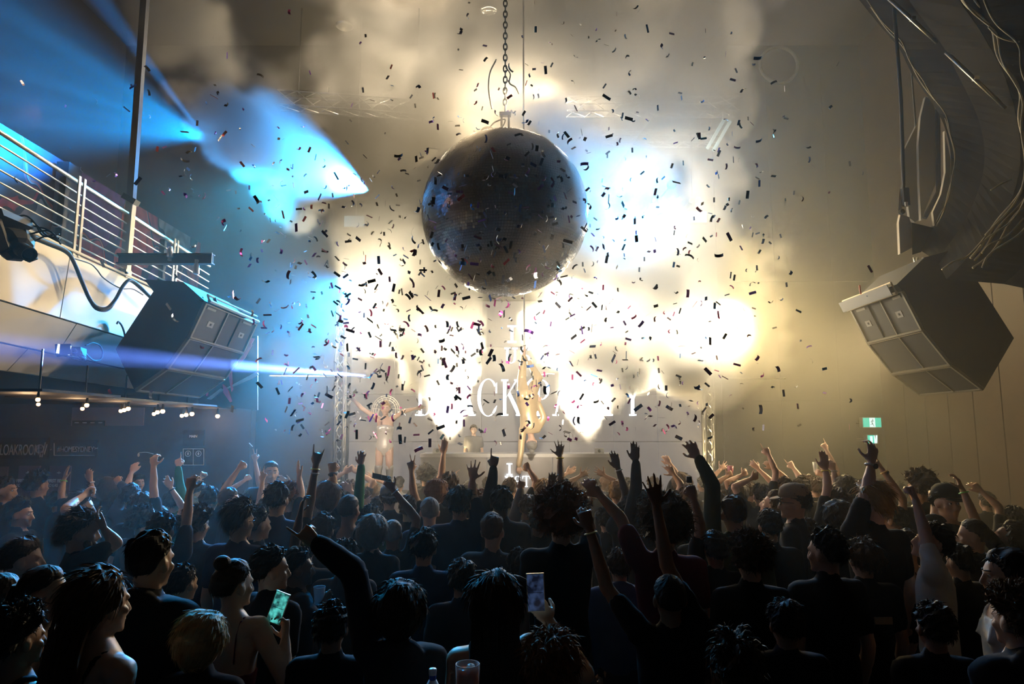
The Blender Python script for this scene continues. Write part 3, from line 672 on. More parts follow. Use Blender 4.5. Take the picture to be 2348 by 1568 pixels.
mb = MB()
for a, b_ in (((420, 1029), (467, 1029)), ((467, 1029), (467, 1066)), ((420, 1066), (467, 1066)), ((420, 1029), (420, 1066)), ((443, 1029), (443, 1066))): mb.bar(P(*a, YS - .005), P(*b_, YS - .005), .004, 5)
part(mb, 'outline', M_INK, s)
M_BULB = mat('bulb_lit', (1, .85, .65), .3, emit=(1.0, .56, .26), estr=5)
ORD = ('nearest', 'second', 'third', 'fourth', 'fifth', 'furthest')
for k, cl in enumerate((((87, 916), (88, 927)), ((189, 937), (199, 929)), ((277, 942), (285, 940), (294, 937)), ((353, 949), (361, 945), (373, 943)), ((417, 953), (427, 951), (440, 949)), ((485, 956), (499, 954)))):
    pts = [PZ(x, y, 2.50) for x, y in cl]; c = np.mean(pts, 0); r = 4.6 * c[1] / F
    o = thing('bulb_lamp', '%s bare bulb lamp, counting from the left, in the row under the balcony' % ORD[k], 'light', tuple(c), 'bare bulb lamps under the balcony')
    ztop = B_[0][2] + (B_[1][2] - B_[0][2]) * (c[1] - Y0) / (Y1 - Y0) + .02
    part(MB().box((c[0], c[1], 2.50 + r * 4.2), (.02, .02, .02) if 0 else (abs(pts[0][0] - pts[-1][0]) + .08, abs(pts[0][1] - pts[-1][1]) + .05, .02)), 'bar', M_BLACK, o)
    part(MB().bar((c[0], c[1], 2.5 + r * 4), (c[0], c[1], max(ztop, 2.62) + .03), .008, 6), 'drop_rod', M_BLACK, o)
    for p_ in pts:
        part(MB().ell(p_, (r, r, r), 14, 10), 'bulb', M_BULB, o, True); part(MB().lathe([(r * .6, r * .8), (r * .6, r * 2.2), (r * .3, r * 4.2)], p_, 10), 'socket', M_BLACK, o, True)
    lamp('POINT', 'bulb_glow', tuple(c + np.array([.0, -.12, -.05])), None, (1, .62, .32), 5, radius=.05)

# ------------------------------------------------------------------ right: curved upper fascia with cables
LC = curve_pts([P(x, y, 8.4) for x, y in ((1920, -62), (1970, 0), (2020, 62), (2062, 112), (2088, 165), (2120, 212), (2152, 260), (2172, 310), (2181, 360), (2178, 420), (2162, 478), (2140, 522), (2112, 575))], 37)
RC = curve_pts([P(x, y, 6.9) for x, y in ((2150, -130), (2195, -10), (2240, 58), (2272, 112), (2300, 165), (2320, 225), (2334, 290), (2340, 370), (2322, 448), (2282, 515), (2240, 565), (2200, 610), (2170, 640))], 37)
OC = curve_pts([P(x, y, 5.6) for x, y in ((2350, -260), (2450, -120), (2520, 0), (2560, 100), (2590, 200), (2600, 280), (2610, 340), (2610, 420), (2590, 500), (2560, 570), (2520, 620), (2480, 650), (2440, 680))], 37)
wc = bpy.data.objects.new('wall_curved', None); COL.objects.link(wc); wc['kind'] = 'structure'
M_CURV = mat('curved_fascia', (.012, .010, .008), .9, spec=.1, var=.4, scale=2.2, bump=.1)
for i in range(12):
    for A_, B2 in ((LC, RC), (RC, OC)):
        mb = MB(); sl = slice(i * 3, i * 3 + 4); a, b_ = A_[sl], B2[sl]; m_ = (a + b_) / 2 + np.array([.12, .1, .05])
        v = np.concatenate([a, m_, b_]); n_ = 4; out = np.array([.14, .22, .12])
        f = [(r * n_ + j, r * n_ + j + 1, (r + 1) * n_ + j + 1, (r + 1) * n_ + j) for r in (0, 1) for j in range(3)]
        q = len(v); v = np.concatenate([v, v + out]); f += [tuple(q + t for t in x[::-1]) for x in f]
        rim = [0, 1, 2, 3, 7, 11, 10, 9, 8, 4]; f += [(rim[j], rim[(j + 1) % 10], q + rim[(j + 1) % 10], q + rim[j]) for j in range(10)]
        v = v + (v.mean(0) - v) * .004
        mb.add(v, f); mb.obj('panel', M_CURV, wc)
M_CAB = mat('cream_cable', (.50, .42, .26), .55); M_CAB2 = mat('tan_cable', (.34, .27, .16), .55)
rg = np.random.default_rng(5)
CL_ = ('thickest cream cable of the bundle along the curved fascia, full length', 'tan cable winding along the whole curved fascia bundle', 'thin cream cable starting highest in the curved bundle', 'dark tan cable leaving the bundle lowest over the speaker pod', 'thinnest cream cable in the middle of the curved bundle', 'tan cable that stops halfway down the curved bundle', 'cream cable lying only on the lower half of the curved bundle')
for i in range(7):
    ofs = np.array([(-.02, .05, -.09, .10, .0, -.05, .06)[i], -.10 - .045 * i, (.0, .03, -.02, .04, .06, -.05, -.03)[i]]); ph = rg.random() * 6; k0, k1 = ((3, 33), (4, 34), (2, 30), (8, 36), (10, 33), (3, 24), (14, 36))[i]
    pts = RC[k0:k1] + ofs + np.stack([.035 * np.sin(np.arange(k1 - k0) * .8 + ph), .012 * np.cos(np.arange(k1 - k0) + ph), .03 * np.sin(np.arange(k1 - k0) * .6 + ph)], 1)
    tag(MB().tube(curve_pts(pts, 90), (.016, .013, .010, .014, .009, .011, .012)[i], 7).obj('bundled_cable', M_CAB if i % 2 == 0 else M_CAB2, smooth=True), CL_[i], 'cable', 'cables bundled on the curved fascia')
for i in range(2):
    pts = LC[2:34] + np.array([-.015 - .03 * i, -.08 - .05 * i, .01]) + np.stack([.012 * np.sin(np.arange(32) * (.9 + .3 * i)), np.zeros(32), .012 * np.cos(np.arange(32) * .7)], 1)
    tag(MB().tube(curve_pts(pts, 90), .010 - .003 * i, 6).obj('edge_cable', M_CAB2, smooth=True), '%s wire running along the inner edge of the curved fascia' % ('thicker' if i == 0 else 'thinner'), 'cable')
for a, b_, lab in (((2036, -4, 7.3), (2149, 98, 7.3), 'upper of two slanted bright metal tubes on the curved fascia'), ((2168, 120, 7.0), (2306, 248, 7.0), 'lower of two slanted bright metal tubes on the curved fascia')):
    o = thing('metal_tube', lab, 'tube', tuple(P(*a))); part(MB().bar(P(*a), P(*b_), .018, 10), 'tube', M_STEEL, o, True); part(MB().bar(P(a[0] + 12, a[1] + 5, a[2]), P(b_[0] - 10, b_[1] - 14, b_[2]), .008, 8), 'rod', M_CAB2, o, True)
    part(MB().box(P((a[0] + b_[0]) / 2, (a[1] + b_[1]) / 2 - 4, a[2]) , (.05, .05, .04)), 'clip', M_STEEL, o)
for pts, lab in ((((2348, 50), (2338, 56), (2330, 66)), 'short cable end at the top right corner'), ((2312, 410), (2294, 424), (2275, 434)), ) if False else ():
    pass
for pix, lab in ((((2266, 62), (2290, 84), (2320, 94), (2346, 96)), 'thin cable curving right from the top of the bundle'), (((2318, 412), (2298, 420), (2272, 436)), 'cut cable end sticking left out of the bundle'),
                 (((2252, 640 - 60), (2270, 560), (2310, 540), (2348, 500)), 'frayed cable running to the right edge below the bundle'), (((2160, 618), (2185, 600), (2215, 590), (2240, 566), (2262, 540)), 'cable trailing from the bundle down to the pod arm')):
    tag(MB().tube(curve_pts([P(x, y, 6.6) for x, y in pix], 24), .009, 6).obj('loose_cable', M_CAB, smooth=True), lab, 'cable')
# pale plates hanging inside the curve
def plate(poly, d, th, name, lab, m):
    a = [P(x, y, d) for x, y in poly]; o = thing(name, lab, 'plate', tuple(np.mean(a, 0))); part(MB().hexa(a, [p + np.array([0, th, 0]) for p in a]), 'sheet', m, o); return o
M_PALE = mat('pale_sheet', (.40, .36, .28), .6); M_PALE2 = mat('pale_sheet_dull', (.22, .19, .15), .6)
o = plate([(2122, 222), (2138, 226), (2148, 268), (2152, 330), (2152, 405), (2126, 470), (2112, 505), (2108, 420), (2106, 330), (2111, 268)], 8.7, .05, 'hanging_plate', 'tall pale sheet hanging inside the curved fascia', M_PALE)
part(MB().bar(P(2150, 250, 8.65), P(2152, 440, 8.65), .03, 8).bar(P(2152, 440, 8.65), P(2120, 500, 8.65), .03, 8), 'dark_strut', M_BLACK, o)
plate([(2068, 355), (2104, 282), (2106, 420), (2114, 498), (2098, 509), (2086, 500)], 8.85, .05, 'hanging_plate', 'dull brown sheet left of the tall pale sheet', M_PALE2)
part(MB().bar(P(2100, 290, 8.87), (P(2100, 290, 8.87)[0], 8.87, CEIL), .012, 6), 'hanging_rod', M_DGREY, bpy.data.objects['hanging_plate.001'])
plate([(2166, 300), (2180, 365), (2177, 425), (2166, 462), (2143, 517), (2139, 486), (2158, 445), (2168, 395)], 8.25, .04, 'curved_blade', 'narrow cream blade following the inside of the curve', mat('cream_blade', (.62, .54, .40), .5))
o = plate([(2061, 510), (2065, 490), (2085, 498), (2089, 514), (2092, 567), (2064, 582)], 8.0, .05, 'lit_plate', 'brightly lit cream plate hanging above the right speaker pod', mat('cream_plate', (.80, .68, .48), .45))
part(MB().hexa([P(x, y, 8.0) for x, y in ((2060, 486), (2063, 428), (2070, 484))], [P(x, y, 8.05) for x, y in ((2060, 486), (2063, 428), (2070, 484))]), 'sliver', MATS['cream_plate'], o)
part(MB().bar(P(2066, 225, 8.02), P(2072, 432, 8.02), .022, 8), 'hanging_rod', M_DGREY, o); part(MB().bar(P(2066, 225, 8.02), np.array([P(2066, 225, 8.02)[0], 8.02, CEIL]), .022, 8), 'upper_rod', M_DGREY, o)
part(MB().box(P(2076, 452, 7.97), (.07, .06, .22)), 'turnbuckle', M_BLACK, o); part(MB().box(P(2078, 468, 7.93), (.03, .02, .05)), 'pin', M_STEEL, o); part(MB().lathe([(.035, 0), (.03, .04), (.012, .05)], P(2066, 487, 7.95), 10, axis=(0, -1, 0)), 'bolt', M_BLACK, o)
part(MB().hexa([P(x, y, 7.9) for x, y in ((2090, 510), (2140, 522), (2112, 578), (2092, 584))], [P(x, y, 8.6) for x, y in ((2090, 510), (2140, 522), (2112, 578), (2092, 584))]), 'bracket_block', M_BLACK, o)
for x in (2095, 2104, 2116, 2128): part(MB().bar(P(x, 590, 7.9), P(x + (4 if x % 2 else -3), 606, 7.9), .010, 6), 'bolt_end', M_STEEL, o)
# exit signs
def exitsign(px0, py0, px1, py1, label, second):
    a, c = P(px0, py1, 13.9), P(px1, py0, 13.9); o = thing('exit_sign', label, 'sign', ((a[0] + c[0]) / 2, 13.9, a[2])); w_, h_ = c[0] - a[0], c[2] - a[2]; cx, cz = (a[0] + c[0]) / 2, (a[2] + c[2]) / 2
    mg = mat('exit_green', (.0, .4, .3), .4, emit=(.02, .62, .42), estr=1.1); mw = mat('exit_white', (.9, 1, 1), .4, emit=(.75, 1, .95), estr=1.2); md = mat('exit_ink', (.01, .12, .1), .5)
    part(MB().box((cx, 14.0, cz), (w_ + .03, .12, h_ + .03)), 'case', mat('exit_case', (.4, .42, .36), .5), o)
    if not second:
        for s, nm in ((-1, 'green_panel'), (1, 'green_panel')): part(MB().box((cx + s * w_ * .33, 13.93, cz), (w_ * .34, .02, h_)), nm, mg, o)
        part(MB().box((cx, 13.93, cz), (w_ * .32, .02, h_)), 'white_panel', mw, o)
        mb = MB(); Q = lambda u, v: np.array([cx + u * h_, 13.915, cz + v * h_])
        mb.ell(Q(.05, .34), (.05 * h_, .01, .06 * h_), 10, 6)
        for p_, q_ in (((.03, .24), (-.06, -.02)), ((.03, .22), (.16, .10)), ((.02, .22), (-.12, .14)), ((-.12, .14), (-.16, .02)), ((-.06, -.02), (.16, -.42)), ((-.06, -.02), (-.04, -.2)), ((-.04, -.2), (-.24, -.22))): mb.bar(Q(*p_), Q(*q_), .028 * h_, 6)
        part(mb, 'running_figure', md, o)
    else:
        part(MB().box((cx - w_ * .18, 13.93, cz), (w_ * .58, .02, h_)), 'green_panel', mg, o); part(MB().box((cx - w_ * .18, 13.91, cz), (w_ * .2, .02, h_ * .8)), 'white_figure', mw, o)
        for s in (0, 1):
            x_ = cx + w_ * (.18 + .18 * s); t_ = .05 * w_ * (1 if s else -1)
            part(MB().hexa([(x_ - .05 * w_ + t_, 13.92, cz + h_ / 2), (x_ + .05 * w_ + t_, 13.92, cz + h_ / 2), (x_ + .06 * w_ - t_ * .6, 13.92, cz - h_ / 2), (x_ - .06 * w_ - t_ * .6, 13.92, cz - h_ / 2)], [(x_ - .05 * w_ + t_, 13.94, cz + h_ / 2), (x_ + .05 * w_ + t_, 13.94, cz + h_ / 2), (x_ + .06 * w_ - t_ * .6, 13.94, cz - h_ / 2), (x_ - .06 * w_ - t_ * .6, 13.94, cz - h_ / 2)]), 'white_slash', mw, o)
    part(MB().bar((cx, 14.0, cz), (cx, 14.55, cz), .02, 6), 'wall_arm', M_BLACK, o)
    return o
exitsign(1982, 958, 2021, 979, 'green illuminated exit sign with a running figure on the back wall at right', False)
exitsign(1992, 998, 2014, 1016, 'smaller green and white sign just below the running figure sign', True)
# ------------------------------------------------------------------ haze and smoke
SM_MIN = np.array([-6.2, 8.0, 1.0]); SM_MAX = np.array([6.0, 13.6, 10.9]); VX = 0.085
SM_RES = np.maximum(2, ((SM_MAX - SM_MIN) / VX).astype(int))


def lattice(sh, cell, rng):
    g = rng.random([int(s / cell) + 3 for s in sh]).astype(np.float32)
    for ax in range(3):
        t = np.arange(sh[ax]) / cell + rng.random() * .9; i = t.astype(int); i = np.minimum(i, g.shape[ax] - 2); f = t - i; f = f * f * (3 - 2 * f)
        shp = [1, 1, 1]; shp[ax] = sh[ax]; f = f.reshape(shp).astype(np.float32)
        g = np.take(g, i, ax) * (1 - f) + np.take(g, i + 1, ax) * f
    return g


def fbm(sh, cells, rng):
    o = np.zeros(sh, np.float32); w = 0; a = 1.0
    for c in cells: o += a * lattice(sh, c, rng); w += a; a *= .62
    return o / w


def smoke_field():
    rng = np.random.default_rng(11)
    sh = tuple(SM_RES)
    ax = [np.linspace(SM_MIN[i], SM_MAX[i], sh[i]).astype(np.float32) for i in range(3)]
    X, Y, Z = np.meshgrid(*ax, indexing='ij', sparse=True)
    n = fbm(sh, (22, 11, 6, 3.4, 1.9), rng); n2 = fbm(sh, (6, 3.2, 1.8), rng)
    # soft billows: pixel, depth, radius in pixels, weight
    soft = [(330, 50, 10.6, 130, .75), (450, 110, 10.8, 150, .9), (560, 190, 10.8, 160, 1.0), (620, 300, 10.4, 130, 1.15), (560, 330, 10.0, 90, 1.2), (500, 250, 9.9, 80, 1.2), (700, 380, 10.9, 110, 1.1), (660, 470, 11.2, 62, .9), (760, 250, 11.4, 190, 1.0),
            (900, 130, 11.6, 210, .9), (1100, 90, 11.6, 210, .85), (1320, 110, 11.6, 220, .9), (1520, 120, 11.6, 190, .95), (1660, 60, 11.6, 100, .8), (1620, 230, 11.9, 130, .85),
            (900, 330, 11.9, 200, 1.0), (860, 470, 12.2, 120, 1.0), (870, 560, 12.2, 130, 1.1), (880, 660, 12.3, 130, 1.2), (830, 610, 12.0, 80, 1.0), (1000, 640, 12.4, 130, 1.0), (1100, 400, 12.6, 220, .8), (1300, 560, 12.4, 150, .9),
            (1440, 480, 11.4, 170, 1.6), (1400, 380, 11.0, 120, 1.0), (1500, 600, 12.0, 160, 1.5), (1620, 560, 12.2, 110, .9), (1640, 420, 12.2, 100, .7), (1480, 300, 11.6, 150, .9), (1600, 720, 12.4, 130, 1.0), (1640, 840, 12.6, 110, .8),
            (1310, 330, 8.1, 130, 2.0), (1240, 270, 8.1, 110, 1.6), (1350, 440, 8.1, 120, 1.8), (1270, 400, 8.0, 100, 1.1), (1760, 640, 12.2, 120, .45), (1740, 780, 12.4, 120, .45), (1150, 190, 8.5, 110, 1.1), (1150, 330, 8.05, 140, .9), (1050, 430, 8.05, 130, .7), (1200, 460, 8.05, 130, .7)]
    # dense rolling jets with hard edges
    jet = [(1036, 994, 12.3, 22, 1), (1034, 974, 12.3, 32, 1), (1024, 945, 12.3, 44, 1), (1000, 938, 12.3, 24, 1), (1058, 935, 12.3, 26, 1), (1030, 905, 12.3, 52, 1), (985, 878, 12.3, 48, 1), (960, 850, 12.3, 50, 1), (1060, 850, 12.3, 46, 1), (1010, 830, 12.3, 70, 1), (940, 880, 12.2, 26, 1),
           (960, 780, 12.3, 75, 1), (1075, 790, 12.3, 42, 1), (1080, 735, 12.3, 38, 1), (930, 720, 12.3, 85, 1), (870, 760, 12.3, 70, 1), (840, 700, 12.2, 60, 1), (1040, 720, 12.3, 80, 1),
           (1345, 992, 12.3, 22, 1), (1345, 970, 12.3, 34, 1), (1342, 935, 12.3, 50, 1), (1320, 905, 12.3, 48, 1), (1385, 905, 12.3, 52, 1), (1350, 860, 12.3, 78, 1), (1440, 850, 12.3, 70, 1), (1400, 790, 12.3, 95, 1), (1280, 800, 12.4, 55, 1), (1240, 750, 12.4, 60, 1), (1500, 780, 12.3, 90, 1), (1560, 840, 12.4, 75, 1), (1480, 700, 12.3, 110, 1), (1330, 700, 12.4, 80, 1)]

    jet += [(400, 212, 10.3, 34, .8), (440, 222, 10.2, 46, 1), (470, 285, 10.1, 52, 1), (500, 240, 10.2, 62, 1), (520, 335, 10.1, 60, 1), (572, 380, 10.2, 52, 1), (625, 398, 10.3, 44, 1), (560, 290, 10.2, 80, 1), (610, 340, 10.3, 70, 1), (660, 380, 10.5, 48, .9), (600, 440, 10.6, 30, .7), (640, 470, 11.0, 40, .9), (690, 500, 11.2, 46, .9), (720, 450, 11.2, 50, .9)]

    def gather(lst, mode):
        f = np.zeros(sh, np.float32)
        for px, py, d, r, w in lst:
            c = P(px, py, d); R = r * d / F
            lo = np.clip(((c - R - SM_MIN) / VX).astype(int), 0, SM_RES - 1); hi = np.clip(((c + R - SM_MIN) / VX).astype(int) + 2, 1, SM_RES)
            if np.any(hi <= lo): continue
            s = tuple(slice(a, b) for a, b in zip(lo, hi))
            q = ((X[s[0]] - c[0]) ** 2 + (Y[:, s[1]] - c[1]) ** 2 * (1.4 if mode else 1.1) + (Z[:, :, s[2]] - c[2]) ** 2) / (R * R)
            v = np.clip(1 - q, 0, 1)
            if mode: f[s] = np.maximum(f[s], np.sqrt(v) * w)
            else: f[s] += v * w
        return f
    fs = gather(soft, 0); fj = gather(jet, 1)
    a = np.clip(1 - np.exp(-1.5 * fs), 0, 1)
    d1 = smoothstep(.30, .80, a + (n - .5) * 2.6 * (a > 0.01)) * SOFT_D
    d2 = smoothstep(.34, .56, fj + (n2 - .5) * .85 * (fj > .02)) * JET_D * (1 + 1.6 * (1 - smoothstep(2.9, 4.2, Z)) * (Y > 11.4))
    return np.maximum(d1, d2).astype(np.float32)



_f = smoke_field()
_src = bpy.data.meshes.new('smoke_samples'); _src.vertices.add(_f.size)
_src.attributes.new('d', 'FLOAT', 'POINT').data.foreach_set('value', _f.ravel())
_car = bpy.data.objects.new('smoke_samples', _src)            # data only: never linked to the scene
ng = bpy.data.node_groups.new('smoke_grid', 'GeometryNodeTree')
ng.interface.new_socket('Geometry', in_out='INPUT', socket_type='NodeSocketGeometry'); ng.interface.new_socket('Geometry', in_out='OUTPUT', socket_type='NodeSocketGeometry')
_n = ng.nodes.new; _l = ng.links.new
vc = _n('GeometryNodeVolumeCube'); vc.inputs['Min'].default_value = SM_MIN; vc.inputs['Max'].default_value = SM_MAX
for k, ax in enumerate('XYZ'): vc.inputs['Resolution ' + ax].default_value = int(SM_RES[k])
pos = _n('GeometryNodeInputPosition'); sub = _n('ShaderNodeVectorMath'); sub.operation = 'SUBTRACT'; sub.inputs[1].default_value = SM_MIN; _l(pos.outputs[0], sub.inputs[0])
mul = _n('ShaderNodeVectorMath'); mul.operation = 'MULTIPLY_ADD'; mul.inputs[1].default_value = [(SM_RES[k] - 1) / (SM_MAX[k] - SM_MIN[k]) for k in range(3)]; mul.inputs[2].default_value = (.5, .5, .5); _l(sub.outputs[0], mul.inputs[0])
fl = _n('ShaderNodeVectorMath'); fl.operation = 'FLOOR'; _l(mul.outputs[0], fl.inputs[0])
dt = _n('ShaderNodeVectorMath'); dt.operation = 'DOT_PRODUCT'; dt.inputs[1].default_value = (int(SM_RES[1] * SM_RES[2]), int(SM_RES[2]), 1); _l(fl.outputs[0], dt.inputs[0])
oi = _n('GeometryNodeObjectInfo'); oi.inputs['Object'].default_value = _car
si = _n('GeometryNodeSampleIndex'); si.data_type = 'FLOAT'; si.domain = 'POINT'
na = _n('GeometryNodeInputNamedAttribute'); na.data_type = 'FLOAT'; na.inputs['Name'].default_value = 'd'
_l(oi.outputs['Geometry'], si.inputs['Geometry']); _l(na.outputs[0], si.inputs['Value']); _l(dt.outputs['Value'], si.inputs['Index']); _l(si.outputs[0], vc.inputs['Density'])
sm = _n('GeometryNodeSetMaterial'); go = _n('NodeGroupOutput'); _l(vc.outputs[0], sm.inputs[0]); _l(sm.outputs[0], go.inputs[0])


def vol_mat(name, density, g, col):
    m = bpy.data.materials.new(name); m.use_nodes = True; nt = m.node_tree; nt.nodes.clear()
    o = nt.nodes.new('ShaderNodeOutputMaterial'); v = nt.nodes.new('ShaderNodeVolumePrincipled' if name == 'smoke' else 'ShaderNodeVolumeScatter')
    v.inputs['Density'].default_value = density; v.inputs['Color'].default_value = tuple(col) + (1,); v.inputs['Anisotropy'].default_value = g
    nt.links.new(v.outputs[0], o.inputs['Volume']); return m


M_SMOKE = vol_mat('smoke', 1.0, SMOKE_G, (.93, .92, .90)); sm.inputs['Material'].default_value = M_SMOKE
vd = bpy.data.volumes.new('stage_smoke'); vd.materials.append(M_SMOKE)
smoke = bpy.data.objects.new('stage_smoke', vd); COL.objects.link(smoke)
smoke.modifiers.new('grid', 'NODES').node_group = ng
tag(smoke, 'billowing stage smoke and two rising smoke jets around the mirror ball', 'smoke', kind='stuff')
M_HAZE = vol_mat('haze', HAZE_D, HAZE_G, (1.0, .96, .84))
tag(MB().hexa([(-7.4, 3.6, .02), (7.8, 3.6, .02), (7.8, 7.72, .02), (-3.25, 7.72, .02), (-3.25, 14.35, .02), (-7.4, 14.35, .02)], [(-7.4, 3.6, 10.9), (7.8, 3.6, 10.9), (7.8, 7.72, 10.9), (-3.25, 7.72, 10.9), (-3.25, 14.35, 10.9), (-7.4, 14.35, 10.9)]).obj('hall_haze', M_HAZE), 'thin haze over the front of the dance floor and under the balcony', 'haze', kind='stuff')
M_HAZE2 = vol_mat('stage_haze', STAGE_HAZE_D, HAZE_G, (1.0, .96, .84))
tag(MB().box((2.29, 11.05, 5.45), (11.02, 6.6, 10.86)).obj('stage_haze', M_HAZE2), 'thicker haze around the stage', 'haze', kind='stuff')
# ------------------------------------------------------------------ mirror ball
BC = P(1158, 490, 9.0); BR = 187.0 / F * np.linalg.norm(BC - CAM) * .995
ball = thing('mirror_ball', 'giant mirror ball hanging over the stage front, dim with smoke over its upper side', 'mirror ball', tuple(BC))
part(MB().ell(BC, (BR * .985,) * 3, 64, 40), 'core', mat('ball_core', (.02, .02, .022), .6), ball, True)
rg = np.random.default_rng(3); V = []; Fc = []; TS = .036; nlat = int(math.pi * BR / TS); q = 0
for i in range(nlat):
    th = math.pi * (i + .5) / nlat; nn = max(4, int(2 * math.pi * BR * math.sin(th) / TS))
    ph = 2 * np.pi * (np.arange(nn) + .5 * (i % 2)) / nn
    n = np.stack([np.sin(th) * np.cos(ph), np.sin(th) * np.sin(ph), np.full(nn, math.cos(th))], 1)
    e1 = np.stack([-np.sin(ph), np.cos(ph), np.zeros(nn)], 1); e2 = np.cross(n, e1)
    t = rg.normal(size=(nn, 2)) * .05; nt_ = n + e1 * t[:, :1] + e2 * t[:, 1:]; nt_ /= np.linalg.norm(nt_, axis=1)[:, None]
    a = e1 - nt_ * np.sum(e1 * nt_, 1)[:, None]; a /= np.linalg.norm(a, axis=1)[:, None]; b_ = np.cross(nt_, a)
    w = math.pi * BR * math.sin(th) / nn * .93; h = math.pi * BR / nlat * .465
    c = n * BR
    for s in ((-1, -1), (1, -1), (1, 1), (-1, 1)): V.append(c + a * w * s[0] + b_ * h * s[1])
    for s in ((-1, -1), (1, -1), (1, 1), (-1, 1)): V.append((c + a * w * s[0] + b_ * h * s[1]) - n * .012)
    for k in range(nn):
        o = [q + j * nn + k for j in range(8)]
        Fc += [(o[0], o[1], o[2], o[3]), (o[0], o[4], o[5], o[1]), (o[1], o[5], o[6], o[2]), (o[2], o[6], o[7], o[3]), (o[3], o[7], o[4], o[0])]
    q += 8 * nn
mt_ = mat('mirror_tile', (.34, .325, .315), .26, 1.0)
tl = part(MB().add(np.concatenate(V) + BC, Fc), 'mirror_tiles', mt_, ball); tl['kind'] = 'stuff'
top = BC + np.array([0, 0, BR])
part(MB().lathe([(.20, -.03), (.20, .02), (.08, .05), (.05, .05)], top, 20), 'cap_plate', M_DGREY, ball, True)
for s in (-1, 1): part(MB().box(top + np.array([.05 * s, 0, .16]), (.03, .05, .26)), 'lug', M_DGREY, ball)
part(MB().box(top + np.array([0, 0, .30]), (.16, .07, .05)), 'shackle', M_DGREY, ball)
part(MB().ell(top + np.array([-.24, 0, .03]), (.11, .09, .09), 14, 10), 'motor_case', M_DGREY, ball, True)
o = thing('hanging_chain', 'thick lifting chain running up from the mirror ball into the smoke', 'chain', tuple(top + np.array([0, 0, .3])))
zz = top[2] + .32; k = 0
while zz < CEIL:
    t = np.linspace(0, 2 * np.pi, 12, endpoint=False); c = top * np.array([1, 1, 0]) + np.array([0, 0, zz + .08])
    u = np.array([.026, 0, 0]) if k % 2 else np.array([0, .026, 0])
    part(MB().tube([c + u * math.cos(a) + np.array([0, 0, .052]) * math.sin(a) for a in t], .010, 6, closed=True), 'link', M_DGREY, o, True)
    zz += .082; k += 1
for i, pix in enumerate((((1136, 140), (1124, 165), (1120, 195), (1122, 220), (1128, 250)), ((1160, 155), (1170, 170), (1168, 190), (1182, 200), (1190, 215)), ((1118, 298), (1135, 280), (1158, 274), (1150, 292), (1130, 297)))):
    tag(MB().tube(curve_pts([P(x, y, 9.0) for x, y in pix], 30), .010, 6).obj('slack_cable', M_DGREY, smooth=True), ('left slack cable hanging beside the mirror ball chain', 'right slack cable hanging beside the mirror ball chain', 'looped slack cable on top of the mirror ball')[i], 'cable')
# ------------------------------------------------------------------ people
SKIN = {'pale': (0.62, 0.40, 0.30), 'tan': (0.48, 0.29, 0.19), 'olive': (0.38, 0.22, 0.14), 'brown': (0.22, 0.115, 0.07), 'dark': (0.10, 0.052, 0.034)}
HAIRC = {'black': (0.012, 0.010, 0.010), 'dark': (0.030, 0.020, 0.014), 'brown': (0.075, 0.042, 0.022), 'auburn': (0.16, 0.062, 0.025), 'blond': (0.34, 0.21, 0.09), 'grey': (0.20, 0.19, 0.18)}
CLOTH = {'black': (0.012, 0.012, 0.014), 'charcoal': (0.035, 0.035, 0.04), 'navy': (0.015, 0.022, 0.05), 'grey': (0.16, 0.16, 0.17), 'white': (0.62, 0.60, 0.56),
         'red': (0.30, 0.03, 0.03), 'olive': (0.06, 0.065, 0.035), 'maroon': (0.10, 0.02, 0.03), 'denim': (0.05, 0.08, 0.16), 'blue': (0.04, 0.12, 0.35), 'tan': (0.3, 0.22, 0.14), 'green': (0.03, 0.12, 0.06)}


def skin_mat(t): return mat('skin_' + t, SKIN[t], rough=0.5, spec=0.4, var=0.12, scale=14)
def hair_mat(t): return mat('hair_' + t, HAIRC[t], rough=0.65, spec=0.25, var=0.35, scale=30)
def cloth_mat(t): return mat('cloth_' + t, CLOTH[t], rough=0.9, spec=0.12, var=0.2, scale=10, bump=0.25)


QUEUE = []


def unit(v): v = np.asarray(v, float); return v / (np.linalg.norm(v) + 1e-12)
def rot2(axis, a): return np.array(Matrix.Rotation(a, 3, Vector(axis)))


CURL = {'open': [(.10, .12, .1)] * 4, 'flat': [(.04, .05, .05)] * 4, 'relaxed': [(.35, .45, .3), (.45, .5, .35), (.5, .55, .4), (.55, .6, .4)],
        'fist': [(1.35, 1.55, 1.0)] * 4, 'point': [(.02, .05, .05)] + [(1.3, 1.55, 1.0)] * 3, 'horns': [(.02, .05, .05), (1.3, 1.5, 1.), (1.3, 1.5, 1.), (.05, .05, .05)],
        'peace': [(.02, .04, .04), (.02, .04, .04), (1.3, 1.5, 1.), (1.3, 1.5, 1.)], 'claw': [(.25, .75, .6)] * 4, 'hold': [(.75, .9, .6)] * 4,
        'shaka': [(1.3, 1.5, 1.), (1.3, 1.5, 1.), (1.3, 1.5, 1.), (.05, .05, .05)]}
SPREAD = {'open': (.26, .08, -.09, -.30), 'flat': (.05, .02, -.02, -.05), 'relaxed': (.12, .04, -.04, -.12), 'fist': (0, 0, 0, 0), 'point': (.05, 0, 0, 0), 'horns': (.16, 0, 0, -.22),
          'peace': (.2, -.14, 0, 0), 'claw': (.22, .07, -.07, -.22), 'hold': (.1, .03, -.03, -.1), 'shaka': (0, 0, 0, -.35)}


